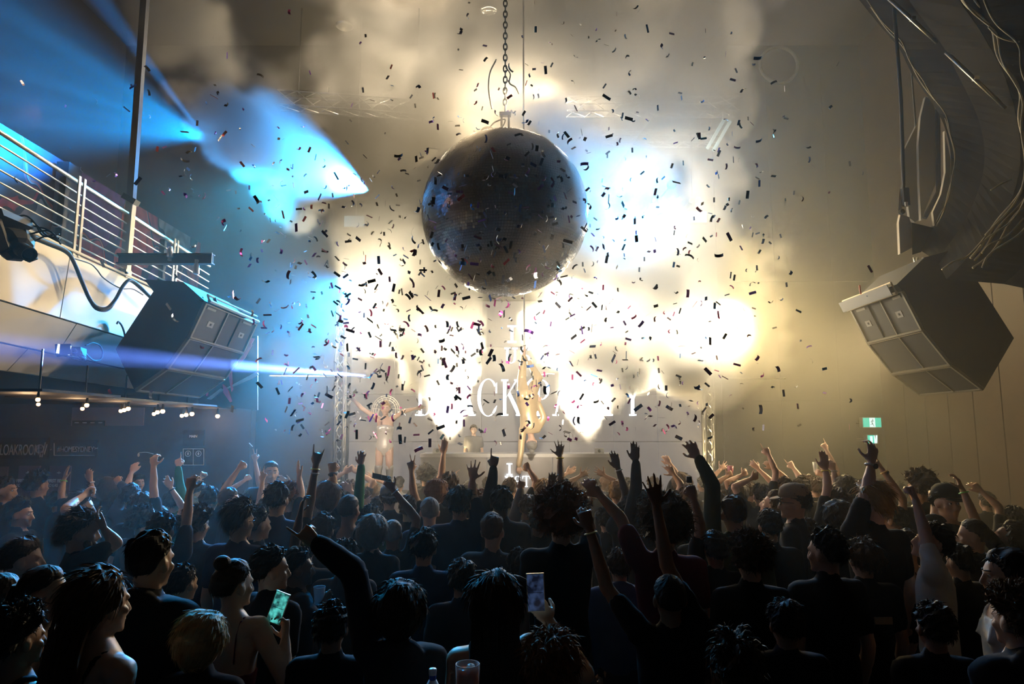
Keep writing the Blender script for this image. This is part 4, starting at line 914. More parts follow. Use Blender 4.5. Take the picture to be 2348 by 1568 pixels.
def hand(mb, w, y, n, td, g, k):
    """Palm and five separate fingers; y finger direction, n palm normal, td +1/-1 thumb side along x."""
    y = unit(y); n = unit(n - y * (n @ y)); x = np.cross(y, n) * td          # x points to the thumb side
    W = lambda a, b, c: w + k * (a * x + b * y + c * n)
    mb.loft([(W(0, -.012, 0), k * .022 * x, k * .019 * n), (W(0, .015, 0), k * .028 * x, k * .019 * n), (W(.002, .045, .001), k * .040 * x, k * .018 * n),
             (W(.001, .078, 0), k * .043 * x, k * .015 * n), (W(0, .097, -.001), k * .040 * x, k * .012 * n)], 10)
    mb.ell(W(.026, .035, .008), (k * .017,) * 3, 8, 6)
    bx = (.032, .011, -.011, -.031); by = (.090, .096, .091, .081); ln = (.072, .080, .074, .058); rr = (.0094, .0096, .0092, .0082)
    for i in range(4):
        sp = SPREAD[g][i]; c = CURL[g][i]
        d0 = unit(math.cos(sp) * y + math.sin(sp) * x)
        ax = np.cross(d0, n)
        p = W(bx[i], by[i] - .012, 0); a = 0; r = rr[i]
        for j, f in enumerate((.46, .30, .24)):
            a += c[j]
            d = math.cos(a) * d0 + math.sin(a) * n
            q = p + d * ln[i] * f * k + (d * .012 * k if j == 0 else 0)
            mb.caps(p, q, k * r, k * r * .9, 8); p = q; r *= .9
    p = W(.030, .022, .004)
    if g in ('fist', 'point', 'horns', 'peace'): ds = [unit(.45 * x + .75 * y + .55 * n), unit(-.45 * x + .6 * y + .65 * n)]
    elif g in ('flat', 'relaxed'): ds = [unit(.55 * x + .8 * y + .2 * n), unit(.25 * x + .95 * y + .2 * n)]
    elif g in ('hold', 'claw'): ds = [unit(.6 * x + .6 * y + .6 * n), unit(.2 * x + .8 * y + .6 * n)]
    else: ds = [unit(.80 * x + .58 * y + .15 * n), unit(.66 * x + .75 * y + .1 * n)]
    for d, l, r in zip(ds, (.048, .036), (.0122, .0105)):
        q = p + d * l * k; mb.caps(p, q, k * r, k * r * .88, 8); p = q


def head_shape(mb, C, R, k, fem=False):
    T = lambda x, y, z: C + R @ (np.array([x, y, z]) * k)
    E = lambda c, r, **a: mb.ell(T(*c), np.array(r) * k, rot=R, **a)
    E((0, -.008, .020), (.076, .096, .098), seg=18, rings=12)
    E((0, .022, -.040), (.061, .070, .074), seg=14, rings=10)
    E((0, .045, -.078), (.042, .044, .034)); E((0, .078, -.098), (.019, .018, .017))
    mb.caps(T(-.034, .074, .020), T(.034, .074, .020), .015 * k, .015 * k)           # brow
    for s in (-1, 1):
        E((s * .043, .058, -.026), (.022, .024, .020))                               # cheek
        E((s * .077, -.006, -.012), (.011, .022, .031)); E((s * .083, -.016, -.002), (.007, .014, .022))
        E((s * .014, .090, -.044), (.011, .011, .009))                               # nostrils
    mb.caps(T(0, .085, .012), T(0, .106, -.036), .010 * k, .0135 * k)                # nose
    mb.caps(T(-.018, .082, -.064), T(.018, .082, -.064), .0085 * k, .0085 * k); mb.caps(T(-.015, .080, -.076), T(.015, .080, -.076), .009 * k, .009 * k)
    E((0, .083, -.064), (.012, .011, .008)); E((0, .081, -.077), (.012, .012, .009))


HAIRLINE = ([0, 40, 62, 80, 100, 118, 180], [.60, .56, .34, .16, .02, -.50, -.62])


def hair_mesh(C, R, k, style, rng, dist):
    mb = MB()
    T, amp, freq, nst, sl, curl = {'buzz': (.007, .35, 14, 500, .010, .6), 'fade': (.016, .5, 7, 500, .022, .4), 'short': (.020, .7, 9, 1100, .03, .6), 'messy': (.032, .9, 7, 1500, .045, .9),
                                   'curly': (.046, .55, 14, 2600, .030, 1.9), 'afro': (.078, .40, 15, 4200, .034, 1.9), 'bob': (.032, .3, 5, 800, .05, .15), 'long': (.026, .3, 5, 700, .06, .12),
                                   'bun': (.016, .3, 5, 350, .025, .3), 'pony': (.015, .3, 5, 350, .025, .3), 'swept': (.034, .55, 4, 900, .065, .3)}[style]
    nst = int(nst * (1.0 if dist < 3.6 else .65 if dist < 5.5 else .4))
    nu, nv = (44, 26) if dist < 4 else (30, 18)
    th = np.linspace(0, np.pi, nv); ph = np.linspace(0, 2 * np.pi, nu, endpoint=False)
    n = np.stack([np.sin(th)[:, None] * np.sin(ph), np.sin(th)[:, None] * np.cos(ph), np.cos(th)[:, None] * np.ones(nu)], -1).reshape(-1, 3)
    low = {'bob': .55, 'long': .45}.get(style, 0.0)
    hl = (HAIRLINE[0], [v - low * (a > 70) for a, v in zip(*HAIRLINE)])
    rad = np.array([.079, .100, .102]); c0 = np.array([0, -.010, .020])

    def shape(n):
        az = np.degrees(np.abs(np.arctan2(n[:, 0], n[:, 1])))
        dd = n[:, 2] - np.interp(az, *hl)
        w = smoothstep(-.03, .26, dd)
        if style in ('fade', 'swept'): w = w * (.25 + .75 * smoothstep(.05, .6, n[:, 2]))
        nz = sum(np.sin(n @ rng.normal(size=3) * freq * f + rng.random() * 6.3) / f for f in (1, 1, 1.9, 1.9, 3.1)) / 2.2
        t = T * w * (1 + amp * nz)
        p = c0 + n * rad + n * t[:, None] - n * ((1 - smoothstep(-.08, .05, dd)) * .012)[:, None]
        if style == 'swept': p = p + np.outer(smoothstep(.1, .8, n[:, 1]) * w, [0, .018, .012])
        if style in ('bob', 'long'): p[:, 1] -= .010 * w; p[:, 0] *= 1 + .10 * w
        return p, dd
    st = rng.bit_generator.state
    p, dd = shape(n); p = C + (p * k) @ R.T
    f = []
    for i in range(nv - 1):
        for j in range(nu):
            q = (i * nu + j, (i + 1) * nu + j, (i + 1) * nu + (j + 1) % nu, i * nu + (j + 1) % nu)
            if max(dd[list(q)]) > -.04: f.append(q)
    mb.add(p, f)
    # loose locks that catch the light at the rim
    if nst:
        m = rng.normal(size=(nst * 2, 3)); m /= np.linalg.norm(m, axis=1)[:, None]
        rng.bit_generator.state = st
        r0, dd = shape(m); ok = dd > .05; m = m[ok][:nst]; r0 = r0[ok][:nst]; K = len(m)
        fl = np.cross(m, np.cross(np.tile([0, -.55, -.83], (K, 1)), m)); fl /= np.linalg.norm(fl, axis=1)[:, None] + 1e-9
        rnd = rng.normal(size=(K, 3))
        d1 = m * (.34 if curl < 1 else .7) + fl * (1.0 if curl < 1 else .3) + rnd * .35 * curl; d1 /= np.linalg.norm(d1, axis=1)[:, None]
        d2 = d1 + fl * .9 - m * (.25 if curl < 1 else 0) + rng.normal(size=(K, 3)) * curl * .8; d2 /= np.linalg.norm(d2, axis=1)[:, None]
        L = sl * (.5 + rng.random((K, 1)))
        wv = np.cross(d1, rng.normal(size=(K, 3))); wv /= np.linalg.norm(wv, axis=1)[:, None]; wd = .0026 - .0004 * (curl > 1)
        base = r0 - m * .008
        a, b, c_, d_, e = base - wv * wd, base + wv * wd, base + d1 * L * .55 + wv * wd * .7, base + d1 * L * .55 - wv * wd * .7, base + d1 * L * .55 + d2 * L * .5
        V = np.stack([a, b, c_, d_, e], 1).reshape(-1, 3); V = C + (V * k) @ R.T
        o = np.arange(K) * 5
        F_ = [(i, i + 1, i + 2, i + 3) for i in o] + [(i + 3, i + 2, i + 4) for i in o]
        mb.add(V, F_)
    if style in ('long', 'pony'):
        ln = .46 if style == 'long' else .34; wx = .085 if style == 'long' else .032
        rings = []
        for i in range(9):
            t = i / 8
            y = -.085 - .035 * math.sin(t * 2.2) if style == 'long' else -.12 - .05 * math.sin(t * 2.4)
            z = (.02 if style == 'long' else .05) - t * ln
            w_ = wx * (1.0 + .12 * math.sin(i * 1.9 + rng.random())) * (1 - .55 * t ** 3)
            rings.append((C + R @ (np.array([.008 * math.sin(i * 1.3), y, z]) * k), R @ np.array([w_ * k, 0, 0]), R @ np.array([0, (.035 if style == 'long' else .024) * k * (1 - .5 * t), 0])))
        mb.loft(rings, 14)
        for s in range(260 if dist < 4.5 else 110):
            x = (rng.random() * 2 - 1); t0 = rng.random() * .5; t1 = t0 + .35 + .2 * rng.random()
            pts = [C + R @ (np.array([x * wx * 1.1, -.10 - .05 * math.sin(t * 2.2) - .03 * (1 - x * x) + rng.normal() * .005, .02 - t * ln]) * k) for t in np.linspace(t0, t1, 4)]
            w_ = R @ np.array([.0035 * k, 0, 0])
            V = [q + sg * w_ for q in pts for sg in (-1, 1)]
            mb.add(V, [(2 * i, 2 * i + 1, 2 * i + 3, 2 * i + 2) for i in range(3)])
    if style == 'bun': mb.ell(C + R @ (np.array([0, -.075, .125]) * k), np.array([.045, .042, .04]) * k, 14, 10)
    return mb


ARMREP = []


def solve_arm(Sh, spec, k, yawR, side):
    """Elbow and wrist for one arm. spec: hand pixel (centre of the palm), optional elbow pixel."""
    L1, L2, LH = .300 * k, .262 * k, .075 * k
    fw = yawR @ np.array([0, 1.0, 0]); out = yawR @ np.array([side, 0, 0])
    if spec is None:                                    # hangs at the side, slightly bent
        e = Sh + unit(np.array([0, 0, -1.0]) + .16 * out - .08 * fw) * L1
        w = e + unit(np.array([0, 0, -1.0]) + .28 * fw - .05 * out) * L2
        return e, w, unit(w - e)
    dd = spec.get('dd', 0.10)

    def on_ray(c, px, py, L, prefer):
        r = ray(px, py); r = r / np.linalg.norm(r)
        t0 = r @ (c - CAM); near = CAM + r * t0; h2 = L * L - np.sum((near - c) ** 2)
        if h2 <= 0:
            v = near - c; n = np.linalg.norm(v)
            return c + v / n * min(n, L * 1.18), n / L
        s = math.sqrt(h2) * prefer
        return near + r * s, 1.0
    hp = np.array(spec['h'], float)
    if 'e' in spec:
        e, q1 = on_ray(Sh, *spec['e'], L1, spec.get('pe', .35))
        w, q2 = on_ray(e, *hp, L2 + LH, spec.get('pw', .2))
        ARMREP.append((q1, q2))
        d = unit(w - e); L = np.linalg.norm(w - e) - LH
        return e, e + d * L, d
    tgt = P(hp[0], hp[1], Sh[1] + dd)
    v = tgt - Sh; D = np.linalg.norm(v); Lm = L1 + L2 + LH
    ARMREP.append((D / Lm, 1))
    v = v / D; D = min(D, Lm * 1.12)
    sc = max(1.0, D / (Lm * .985)); l1, l2 = L1 * sc, (L2 + LH) * sc
    a = (l1 * l1 - l2 * l2 + D * D) / (2 * D); h = math.sqrt(max(l1 * l1 - a * a, 0))
    pole = spec.get('pole', .9) * out + np.array([0, 0, -.25]) - .35 * fw
    pole = unit(pole - v * (pole @ v))
    e = Sh + v * a + pole * h; t = Sh + v * D
    d = unit(t - e); return e, t - d * LH, d


def person(px, py, label, H=1.72, d=None, yaw=0, hyaw=None, hp=0.0, tilt=0.0, hair='short', hc='dark', skin='tan', top='tee', tc='black', fem=False,
           L=None, R=None, extra=(), z0=0.0, bottom='charcoal', cat='person', group='people in the crowd', lean=0.0, name='person', eyes=None, low=False):
    seed = int(px * 7 + py * 131) % 99991; rng = np.random.default_rng(seed)
    k = H / 1.75
    if d is None:
        r = ray(px, py); t = (z0 + 1.61 * k - CAM[2]) / r[2]; d = t * r[1]
    else:
        k = (P(px, py, d)[2] - z0) / 1.61
    Cw = P(px, py, d)
    base = np.array([Cw[0], Cw[1], z0])
    yr = math.radians(yaw); Rb = np.array(Matrix.Rotation(-yr, 3, 'Z'))
    hy = math.radians(yaw if hyaw is None else hyaw)
    Rh = np.array(Matrix.Rotation(-hy, 3, 'Z') @ Matrix.Rotation(math.radians(hp), 3, 'X') @ Matrix.Rotation(math.radians(tilt), 3, 'Y'))
    C = np.array([0, 0, 1.61]) * k
    T = lambda x, y, z: Rb @ (np.array([x, y + lean * max(0, z - .9), z]) * k)
    base = base - Rb @ np.array([0, lean * .71 * k, 0]); C = C + Rb @ np.array([0, lean * .71 * k, 0])
    vox = .0062 if d < 4.2 else .0075 if d < 6.5 else .009
    sw = .150 if fem else .172
    body = MB()
    # trunk, neck, legs
    prof = [(.83, .10, .075), (.90, .155, .105), (.98, .158, .108), (1.08, .128 if fem else .140, .092), (1.20, .138 if fem else .158, .105), (1.32, .150 if fem else .172, .108),
            (1.40, .135 if fem else .155, .092), (1.455, .085, .068), (1.49, .052, .052)]
    def trunk(mb, infl, z_lo, z_hi, flare=0.0):
        pr = [(z, rx + infl, ry + infl) for z, rx, ry in prof if z_lo - 1e-6 <= z <= z_hi + 1e-6]
        mb.loft([(T(0, 0, z), Rb @ np.array([rx * k, 0, 0]), Rb @ np.array([0, ry * k, 0])) for z, rx, ry in pr], 18)
    trunk(body, 0, 0, 2)
    nk = .048 if fem else .055
    body.caps(T(0, -.012, 1.45), C + Rh @ (np.array([0, -.018, -.055]) * k), nk * 1.08 * k, nk * .95 * k, 12)
    body.caps(T(0, -.012, 1.41), T(0, -.014, 1.50), .062 * k, .046 * k, 10)
    legs = []
    for s in (-1, 1):
        a, b, c = T(s * .085, 0, .88), T(s * .10, .015, .48), T(s * .11, -.02, .085)
        legs.append((a, b, c))
        body.caps(a, b, .085 * k, .055 * k); body.caps(b, c, .056 * k, .038 * k)
        body.caps(c + Rb @ np.array([0, -.02, -.035]) * k, T(s * .125, .15, .032), .042 * k, .03 * k)
    head_shape(body, C, Rh, k, fem)
    ends = {}
    shirt = MB(); shirt_on = top not in ('none',)
    zt = {'strap': 1.30, 'tank': 1.40}.get(top, 1.455)
    trunk(shirt, .014 if top != 'strap' else .008, .83, zt)
    if top not in ('strap', 'tank'): shirt.caps(T(0, -.014, 1.40), T(0, -.014, 1.472), .094 * k, .068 * k, 12)
    if top in ('hoodie', 'jacket'):
        shirt.ell(T(0, -.075, 1.46), np.array([.12, .055, .065]) * k, 12, 8, rot=Rb)
    for s, sp in ((-1, L), (1, R)):
        up = 0.0
        if sp is not None:
            up = 1.0 if sp['h'][1] < py + 40 else .35
        Sh = T(s * (sw - .012 * up), .0, 1.395 + .055 * up)
        body.caps(T(s * .09, 0, 1.40), Sh, .062 * k, .058 * k)
        # solve in world, then back to the local frame
        e, w, dv = solve_arm(Sh + base, sp, k, Rb, s); e = e - base; w = w - base
        m_ = e + (w - e) * .28
        body.caps(Sh, e, .054 * k, .040 * k); body.caps(e, m_, .041 * k, .042 * k); body.caps(m_, w, .042 * k, .0265 * k)
        g = 'relaxed' if sp is None else sp.get('g', 'open')
        fwd = Rb @ np.array([0, 1.0, .1])
        nrm = fwd
        if sp is None: nrm = Rb @ np.array([-s, .2, 0.0])
        if sp is not None and 'n' in sp: nrm = Rb @ np.array(sp['n'], float)
        if abs(unit(nrm) @ dv) > .92: nrm = np.array([0, 0, -1.0])
        hd = dv
        if sp is not None and 'hd' in sp: hd = unit(np.array(sp['hd'], float))
        x = np.cross(hd, unit(nrm - hd * (hd @ nrm)))
        td = 1 if s < 0 else -1
        if sp is not None and sp.get('flip'): td = -td
        hand(body, w, hd, nrm, td, g, k)
        ends[s] = (Sh, e, w, hd, nrm)
        # sleeve
        if top in ('tee',):
            q = Sh + (e - Sh) * .62; shirt.caps(T(s * .08, 0, 1.40), Sh, .074 * k, .074 * k); shirt.caps(Sh, q, .072 * k, .062 * k)
        elif top in ('long', 'hoodie', 'jacket'):
            t_ = .010 if top == 'long' else .020
            shirt.caps(T(s * .08, 0, 1.40), Sh, (.066 + t_) * k, (.063 + t_) * k); shirt.caps(Sh, e, (.06 + t_) * k, (.047 + t_) * k)
            shirt.caps(e, e + (w - e) * .93, (.047 + t_) * k, (.032 + t_) * k)
        elif top in ('strap', 'tank'):
            x0 = .085 if top == 'strap' else .10
            wd = .008 if top == 'strap' else .022
            shirt.tube(curve_pts([T(s * x0, -.108, 1.26), T(s * x0 * .92, -.085, 1.40), T(s * x0 * .9, -.02, 1.462), T(s * x0 * .9, .06, 1.42), T(s * x0, .108, 1.28)], 9), wd * k, 8)
    root = bpy.data.objects.new(name, body.mesh(name)); COL.objects.link(root); root.location = base
    root.data.materials.append(skin_mat(skin))
    tag(root, label, cat, group)
    QUEUE.append((root, vox * k, 2, .3 if d < 4 else .5, 0))
    if shirt_on:
        so = shirt.obj({'tee': 't_shirt', 'long': 'long_sleeved_top', 'hoodie': 'hooded_top', 'jacket': 'jacket', 'tank': 'tank_top', 'strap': 'strappy_top'}.get(top, 'shirt'), cloth_mat(tc), root)
        QUEUE.append((so, .0125 * k if d > 4 else .0105 * k, 2, .3, .006 * k))
    if bottom:
        tr = MB()
        tr.loft([(T(0, 0, z), Rb @ np.array([rx * k, 0, 0]), Rb @ np.array([0, ry * k, 0])) for z, rx, ry in ((.80, .12, .09), (.88, .160, .108), (.95, .158, .108), (1.0, .150, .104))], 18)
        for a, b, c in legs:
            tr.caps(a, b, .098 * k, .072 * k); tr.caps(b, c + np.array([0, 0, .02]), .072 * k, .062 * k)
        to = tr.obj('trousers', cloth_mat(bottom), root); QUEUE.append((to, .022 * k, 2, .6, .004 * k))
    if hair != 'none':
        hair_mesh(C, Rh, k, hair, rng, d).obj('hair', hair_mat(hc), root)
    if eyes is None: eyes = abs(((hyaw if hyaw is not None else yaw) + 180) % 360 - 180) > 62
    if eyes:
        for s in (-1, 1):
            em = MB(); c = C + Rh @ (np.array([s * .029, .0765, .003]) * k)
            em.ell(c, (.0105 * k,) * 3, 10, 8)
            eo = em.obj('eye', mat('eye_white', (.7, .68, .65), .2), root, True)
            im = MB(); im.ell(c + Rh @ (np.array([0, .0065, 0]) * k), np.array([.006, .0052, .006]) * k, 8, 6, rot=Rh); im.obj('iris', mat('eye_iris', (.03, .018, .012), .2), eo, True)
            bm_ = MB(); b1 = C + Rh @ (np.array([s * .014, .092, .027]) * k); b2 = C + Rh @ (np.array([s * .045, .078, .030]) * k); bm_.caps(b1, b2, .0045 * k, .003 * k, 6)
            bm_.obj('eyebrow', hair_mat(hc if hc not in ('blond',) else 'brown'), root, True)
    for x in extra:
        kind = x[0]
        if kind in ('band', 'watch'):
            s, colr = x[1], x[2]; Sh, e, w, hd, _ = ends[s]
            c = e + (w - e) * (.93 if len(x) < 4 else x[3]); ax = unit(w - e)
            wm = MB()
            t_ = np.linspace(0, 2 * np.pi, 16, endpoint=False); u = unit(np.cross(ax, [.3, .5, .8])); v = np.cross(ax, u)
            rad = .034 * k if kind == 'band' else .033 * k
            wm.tube(c + rad * (np.cos(t_)[:, None] * u + np.sin(t_)[:, None] * v), .0045 * k if kind == 'band' else .007 * k, 6, closed=True)
            o = wm.obj('wristband' if kind == 'band' else 'watch', mat('band_' + colr, {'yellow': (.85, .75, .1), 'white': (.85, .85, .85), 'black': (.02, .02, .02), 'silver': (.6, .6, .6), 'green': (.3, .8, .2), 'gold': (.8, .6, .25)}[colr], .35), root, True)
            o['label'] = colr + ' ' + ('wristband' if kind == 'band' else 'wrist watch')
            if kind == 'watch':
                f = MB(); f.lathe([(.016 * k, 0), (.018 * k, .004 * k), (.016 * k, .008 * k)], c - unit(_ if _ is not None else u) * .034 * k, 12, axis=tuple(-unit(_))); f.obj('watch_face', mat('watch_glass', (.05, .05, .06), .1), o, True)
        elif kind == 'glasses':
            gm = MB()
            for s in (-1, 1):
                t_ = np.linspace(0, 2 * np.pi, 14, endpoint=False)
                gm.tube([C + Rh @ (np.array([s * .032 + .024 * math.cos(a), .101 - .008 * abs(math.cos(a)), .004 + .019 * math.sin(a)]) * k) for a in t_], .0024 * k, 5, closed=True)
                gm.bar(C + Rh @ (np.array([s * .056, .094, .008]) * k), C + Rh @ (np.array([s * .081, -.005, .006]) * k), .0022 * k, 5)
            gm.bar(C + Rh @ (np.array([-.009, .104, .008]) * k), C + Rh @ (np.array([.009, .104, .008]) * k), .0022 * k, 5)
            gm.obj('glasses', mat('glasses_frame', (.05, .04, .035), .25), root, True)
        elif kind == 'cap':
            cm = MB(); back = len(x) > 2 and x[2]
            cm.lathe([(.095 * k, 0), (.096 * k, .03 * k), (.088 * k, .065 * k), (.062 * k, .092 * k), (.02 * k, .104 * k), (.004 * k, .106 * k)], (0, 0, 0), 20)
            V = np.concatenate(cm.v); V[:, 1] *= 1.16; cm.v = [C + V @ Rh.T + Rh @ np.array([0, -.006, .045]) * k]
            co = cm.obj('cap', cloth_mat(x[1]), root, True)
            br = MB(); sg = -1 if back else 1
            arc = [(math.sin(a) * .082, sg * (.085 + math.cos(a) * .085) - (.0), .048 - .02 * (math.cos(a))) for a in np.linspace(-1.35, 1.35, 9)]
            up_ = [C + Rh @ (np.array(q) * k) for q in arc]; lo_ = [q + Rh @ np.array([0, 0, -.006 * k]) for q in up_]
            br.hexa(lo_, up_); br.obj('cap_peak', cloth_mat(x[1]), co)
        elif kind == 'earring':
            em = MB(); t_ = np.linspace(0, 2 * np.pi, 12, endpoint=False)
            em.tube([C + Rh @ (np.array([x[1] * .084, -.006 + .016 * math.cos(a), -.062 + .018 * math.sin(a)]) * k) for a in t_], .0022 * k, 5, closed=True)
            em.obj('earring', mat('band_silver', (.6, .6, .6), .3), root, True)
        elif kind == 'necklace':
            em = MB(); t_ = np.linspace(0, 2 * np.pi, 18, endpoint=False)
            em.tube([T(.075 * math.cos(a), .07 * math.sin(a) - .005, 1.485 - .02 * math.sin(a)) for a in t_], .003 * k, 5, closed=True)
            em.obj('necklace', mat('band_silver', (.6, .6, .6), .3), root, True)
        elif kind == 'beard':
            bmm = MB()
            for a in np.linspace(-1.25, 1.25, 11):
                bmm.ell(C + Rh @ (np.array([.064 * math.sin(a), .015 + .066 * math.cos(a), -.078 + .012 * abs(a)]) * k), np.array([.018, .018, .026]) * k, 8, 6)
            bmm.obj('beard', hair_mat(hc), root, True)
        elif kind == 'print':
            pm = MB(); zc, w_, h_ = x[1], x[2], x[3]
            pm.hexa([T(-w_, -.135, zc - h_), T(w_, -.135, zc - h_), T(w_, -.135, zc + h_), T(-w_, -.135, zc + h_)], [T(-w_, -.128, zc - h_), T(w_, -.128, zc - h_), T(w_, -.128, zc + h_), T(-w_, -.128, zc + h_)])
            pm.obj('shirt_print', cloth_mat(x[4]), root)
    root['_w'] = 0; del root['_w']
    return root, base, ends, C + base, Rh, k


def flush_people():
    """Fuses every body and garment into one continuous skin (voxel union, smoothing) and stores the plain mesh."""
    for o, vox, it, fac, dis in QUEUE:
        m = o.modifiers.new('fuse', 'REMESH'); m.mode = 'VOXEL'; m.voxel_size = vox; m.adaptivity = fac; m.use_smooth_shade = True
        s = o.modifiers.new('soften', 'SMOOTH'); s.factor = .5; s.iterations = it
    dg = bpy.context.evaluated_depsgraph_get()
    done = []
    for o, vox, it, fac, dis in QUEUE:
        me = bpy.data.meshes.new_from_object(o.evaluated_get(dg)); done.append((o, me, dis))
    for o, me, dis in done:
        mt = o.data.materials[0]; old = o.data
        o.modifiers.clear(); nm = old.name; o.data = me; bpy.data.meshes.remove(old); me.name = nm
        if not me.materials: me.materials.append(mt)
        if dis > 0:                                      # folds in the cloth
            n = len(me.vertices); v = np.empty(n * 3, np.float32); me.vertices.foreach_get('co', v); v = v.reshape(-1, 3)
            nn = np.empty(n * 3, np.float32); me.vertices.foreach_get('normal', nn); nn = nn.reshape(-1, 3)
            rg = np.random.default_rng(n)
            h = sum(np.sin(v @ (rg.normal(size=3) * f * np.array([1, 1, .55])) + rg.random() * 6.3) / (f / 18) for f in (18, 22, 34, 40, 60)) / 2.6
            v += nn * (h * dis)[:, None]; me.vertices.foreach_set('co', v.ravel())
        me.polygons.foreach_set('use_smooth', np.ones(len(me.polygons), bool)); me.update()
    QUEUE.clear()
# ------------------------------------------------------------------ the crowd: head pixel, head height in pixels, look and arms of each person
CROWD = []


def pp(px, py, s, label, L=None, R=None, **kw):
    def arm(t):
        if t is None: return None
        if isinstance(t, dict): return t
        a = {'h': (t[0], t[1]), 'g': t[2]}
        if len(t) > 4: a['e'] = (t[3], t[4])
        return a
    d = kw.pop('d', None)
    z0 = kw.get('z0', 0.0)
    if d is None:
        d = F * 0.245 / s
        H = (P(px, py, d)[2] - z0) * 1.75 / 1.61
        lo, hi = kw.pop('hr', (1.53, 1.93))
        if not lo <= H <= hi:
            H = min(max(H, lo), hi); r = ray(px, py)
            d = (z0 + 1.61 * H / 1.75 - CAM[2]) / r[2] * r[1]
    CROWD.append([px, py, d, label, dict(L=arm(L), R=arm(R), **kw)])


# --- far left, under the balcony
pp(14, 1125, 52, 'young man at the left edge in profile, short dark hair, warm-lit face, before the posters', yaw=85, hc='black', skin='tan')
pp(88, 1114, 50, 'person with a round mop of black hair standing right in front of the lettered posters', hair='curly', hc='black', skin='olive', yaw=20)
pp(136, 1152, 50, 'person raising a wide open hand with a green band beside the posters', yaw=35, hair='short', hc='black', R=(150, 1086, 'open', 140, 1130), extra=[('band', 1, 'green')], skin='tan')
pp(48, 1180, 62, 'man in profile with thick tousled dark hair, below the man at the left edge', yaw=80, hair='messy', hc='black', skin='tan')
pp(186, 1166, 64, 'person with a tall pile of dark brown hair and a clenched hand at the cheek', yaw=65, hair='swept', hc='dark', skin='tan', R=(203, 1128, 'fist'))
pp(250, 1124, 50, 'person raising a slim wrist with a silver watch and drooping fingers', L=(205, 1088, 'relaxed', 216, 1150), extra=[('watch', -1, 'silver')], hair='bob', hc='dark', fem=True, skin='tan')
pp(302, 1140, 52, 'person in dark long sleeves with a bent raised fist, under the bulb lamps', L=(268, 1098, 'fist', 290, 1128), top='long', tc='charcoal', hc='black', hair='short')
pp(277, 1150, 52, 'person holding up a limp bent hand with fingers hanging to the right', R=(306, 1070, 'relaxed', 290, 1118), hc='dark', hair='messy', skin='pale')
pp(322, 1162, 58, 'person dangling a thin cord with a pendant from a raised hand', R=(352, 1052, 'hold', 352, 1116), hc='dark', hair='short', skin='tan')
pp(318, 1108, 38, 'small warm-lit face of a man turned this way, far left rows', yaw=130, hc='black', hair='short', skin='tan')
pp(398, 1152, 52, 'person in a dark long sleeve making an L of thumb and forefinger', R=(408, 1056, 'point', 410, 1112), top='long', tc='green', hc='black', hair='short', skin='pale')
pp(455, 1134, 50, 'bearded man in profile with an orange-lit cheek and a raised fist', yaw=80, L=(463, 1086, 'fist', 448, 1128), hc='black', hair='short', skin='tan', extra=[('beard',)])
pp(372, 1218, 74, 'man with a long raised forearm edged in blue light, cupped hand on top', R=(438, 1102, 'hold', 428, 1190), hc='black', hair='short', skin='olive')
pp(360, 1192, 58, 'woman in spectacles facing this way with a watch on her lifted arm', yaw=155, fem=True, hair='bob', hc='dark', skin='pale', extra=[('glasses',), ('watch', -1, 'black')], L=(384, 1106, 'relaxed', 421, 1166))
pp(326, 1198, 62, 'person with blue-lit black curls beside the woman in spectacles', hair='curly', hc='black', yaw=10)
pp(453, 1204, 72, 'man with blue-lit curly hair and a bright blue shoulder edge', hair='curly', hc='black', yaw=12, top='tee', tc='black')
pp(183, 1222, 90, 'bearded man with tousled brown hair, arm folded up beside his face', yaw=55, hair='messy', hc='brown', extra=[('beard',)], R=(226, 1196, 'relaxed', 266, 1246), skin='tan')
pp(54, 1286, 92, 'man with cropped brown hair, a beard and a lit ear, seen from behind at left', yaw=60, hair='short', hc='brown', extra=[('beard',)], skin='pale')
pp(347, 1290, 118, 'tall man in a black jacket with one shoulder lit bright blue', yaw=15, hair='fade', hc='black', top='jacket', tc='black', skin='olive', hr=(1.5, 1.95))
pp(104, 1362, 122, 'woman in profile with tied back dark hair and a lit forehead', yaw=80, fem=True, hair='pony', hc='black', skin='brown', top='strap', tc='black')
pp(6, 1370, 115, 'person with cropped hair cut off by the left edge, rim lit blue', hair='buzz', hc='dark', yaw=20, skin='brown')
pp(45, 1468, 120, 'person with short curls and blue-lit shoulders in the bottom left corner', hair='curly', hc='black', yaw=30, skin='brown', top='tank', tc='black')
pp(232, 1388, 132, 'woman with long straight light brown hair falling to her right', fem=True, hair='long', hc='brown', yaw=30, top='strap', tc='black', skin='tan')
pp(466, 1472, 122, 'woman with a smooth dark blond bob in the front row, left of the bare-shouldered woman', fem=True, hair='bob', hc='blond', yaw=10, top='tee', tc='black')
pp(537, 1343, 114, 'bare-shouldered woman with pinned up dark hair holding up a lit phone', fem=True, hair='bun', hc='dark', yaw=10, hyaw=35, top='strap', tc='maroon', skin='tan', R=dict(h=(655, 1432), g='hold', e=(652, 1560), n=(-.6, -.8, 0)))
pp(622, 1308, 100, 'man with short dark hair looking right, just behind the lit phone', yaw=35, hyaw=55, hair='short', hc='dark', skin='olive')
pp(684, 1304, 88, 'man in profile with one hand clawed upward and a plastic cup in the other', yaw=65, hair='short', hc='black', skin='dark', L=(692, 1156, 'claw', 676, 1246), R=(738, 1376, 'hold'))
pp(918, 1404, 124, 'woman with a rim-lit dark bob whose jacketed arm points far to the left', fem=True, hair='bob', hc='dark', top='jacket', tc='charcoal', L=(700, 1222, 'point', 812, 1312))
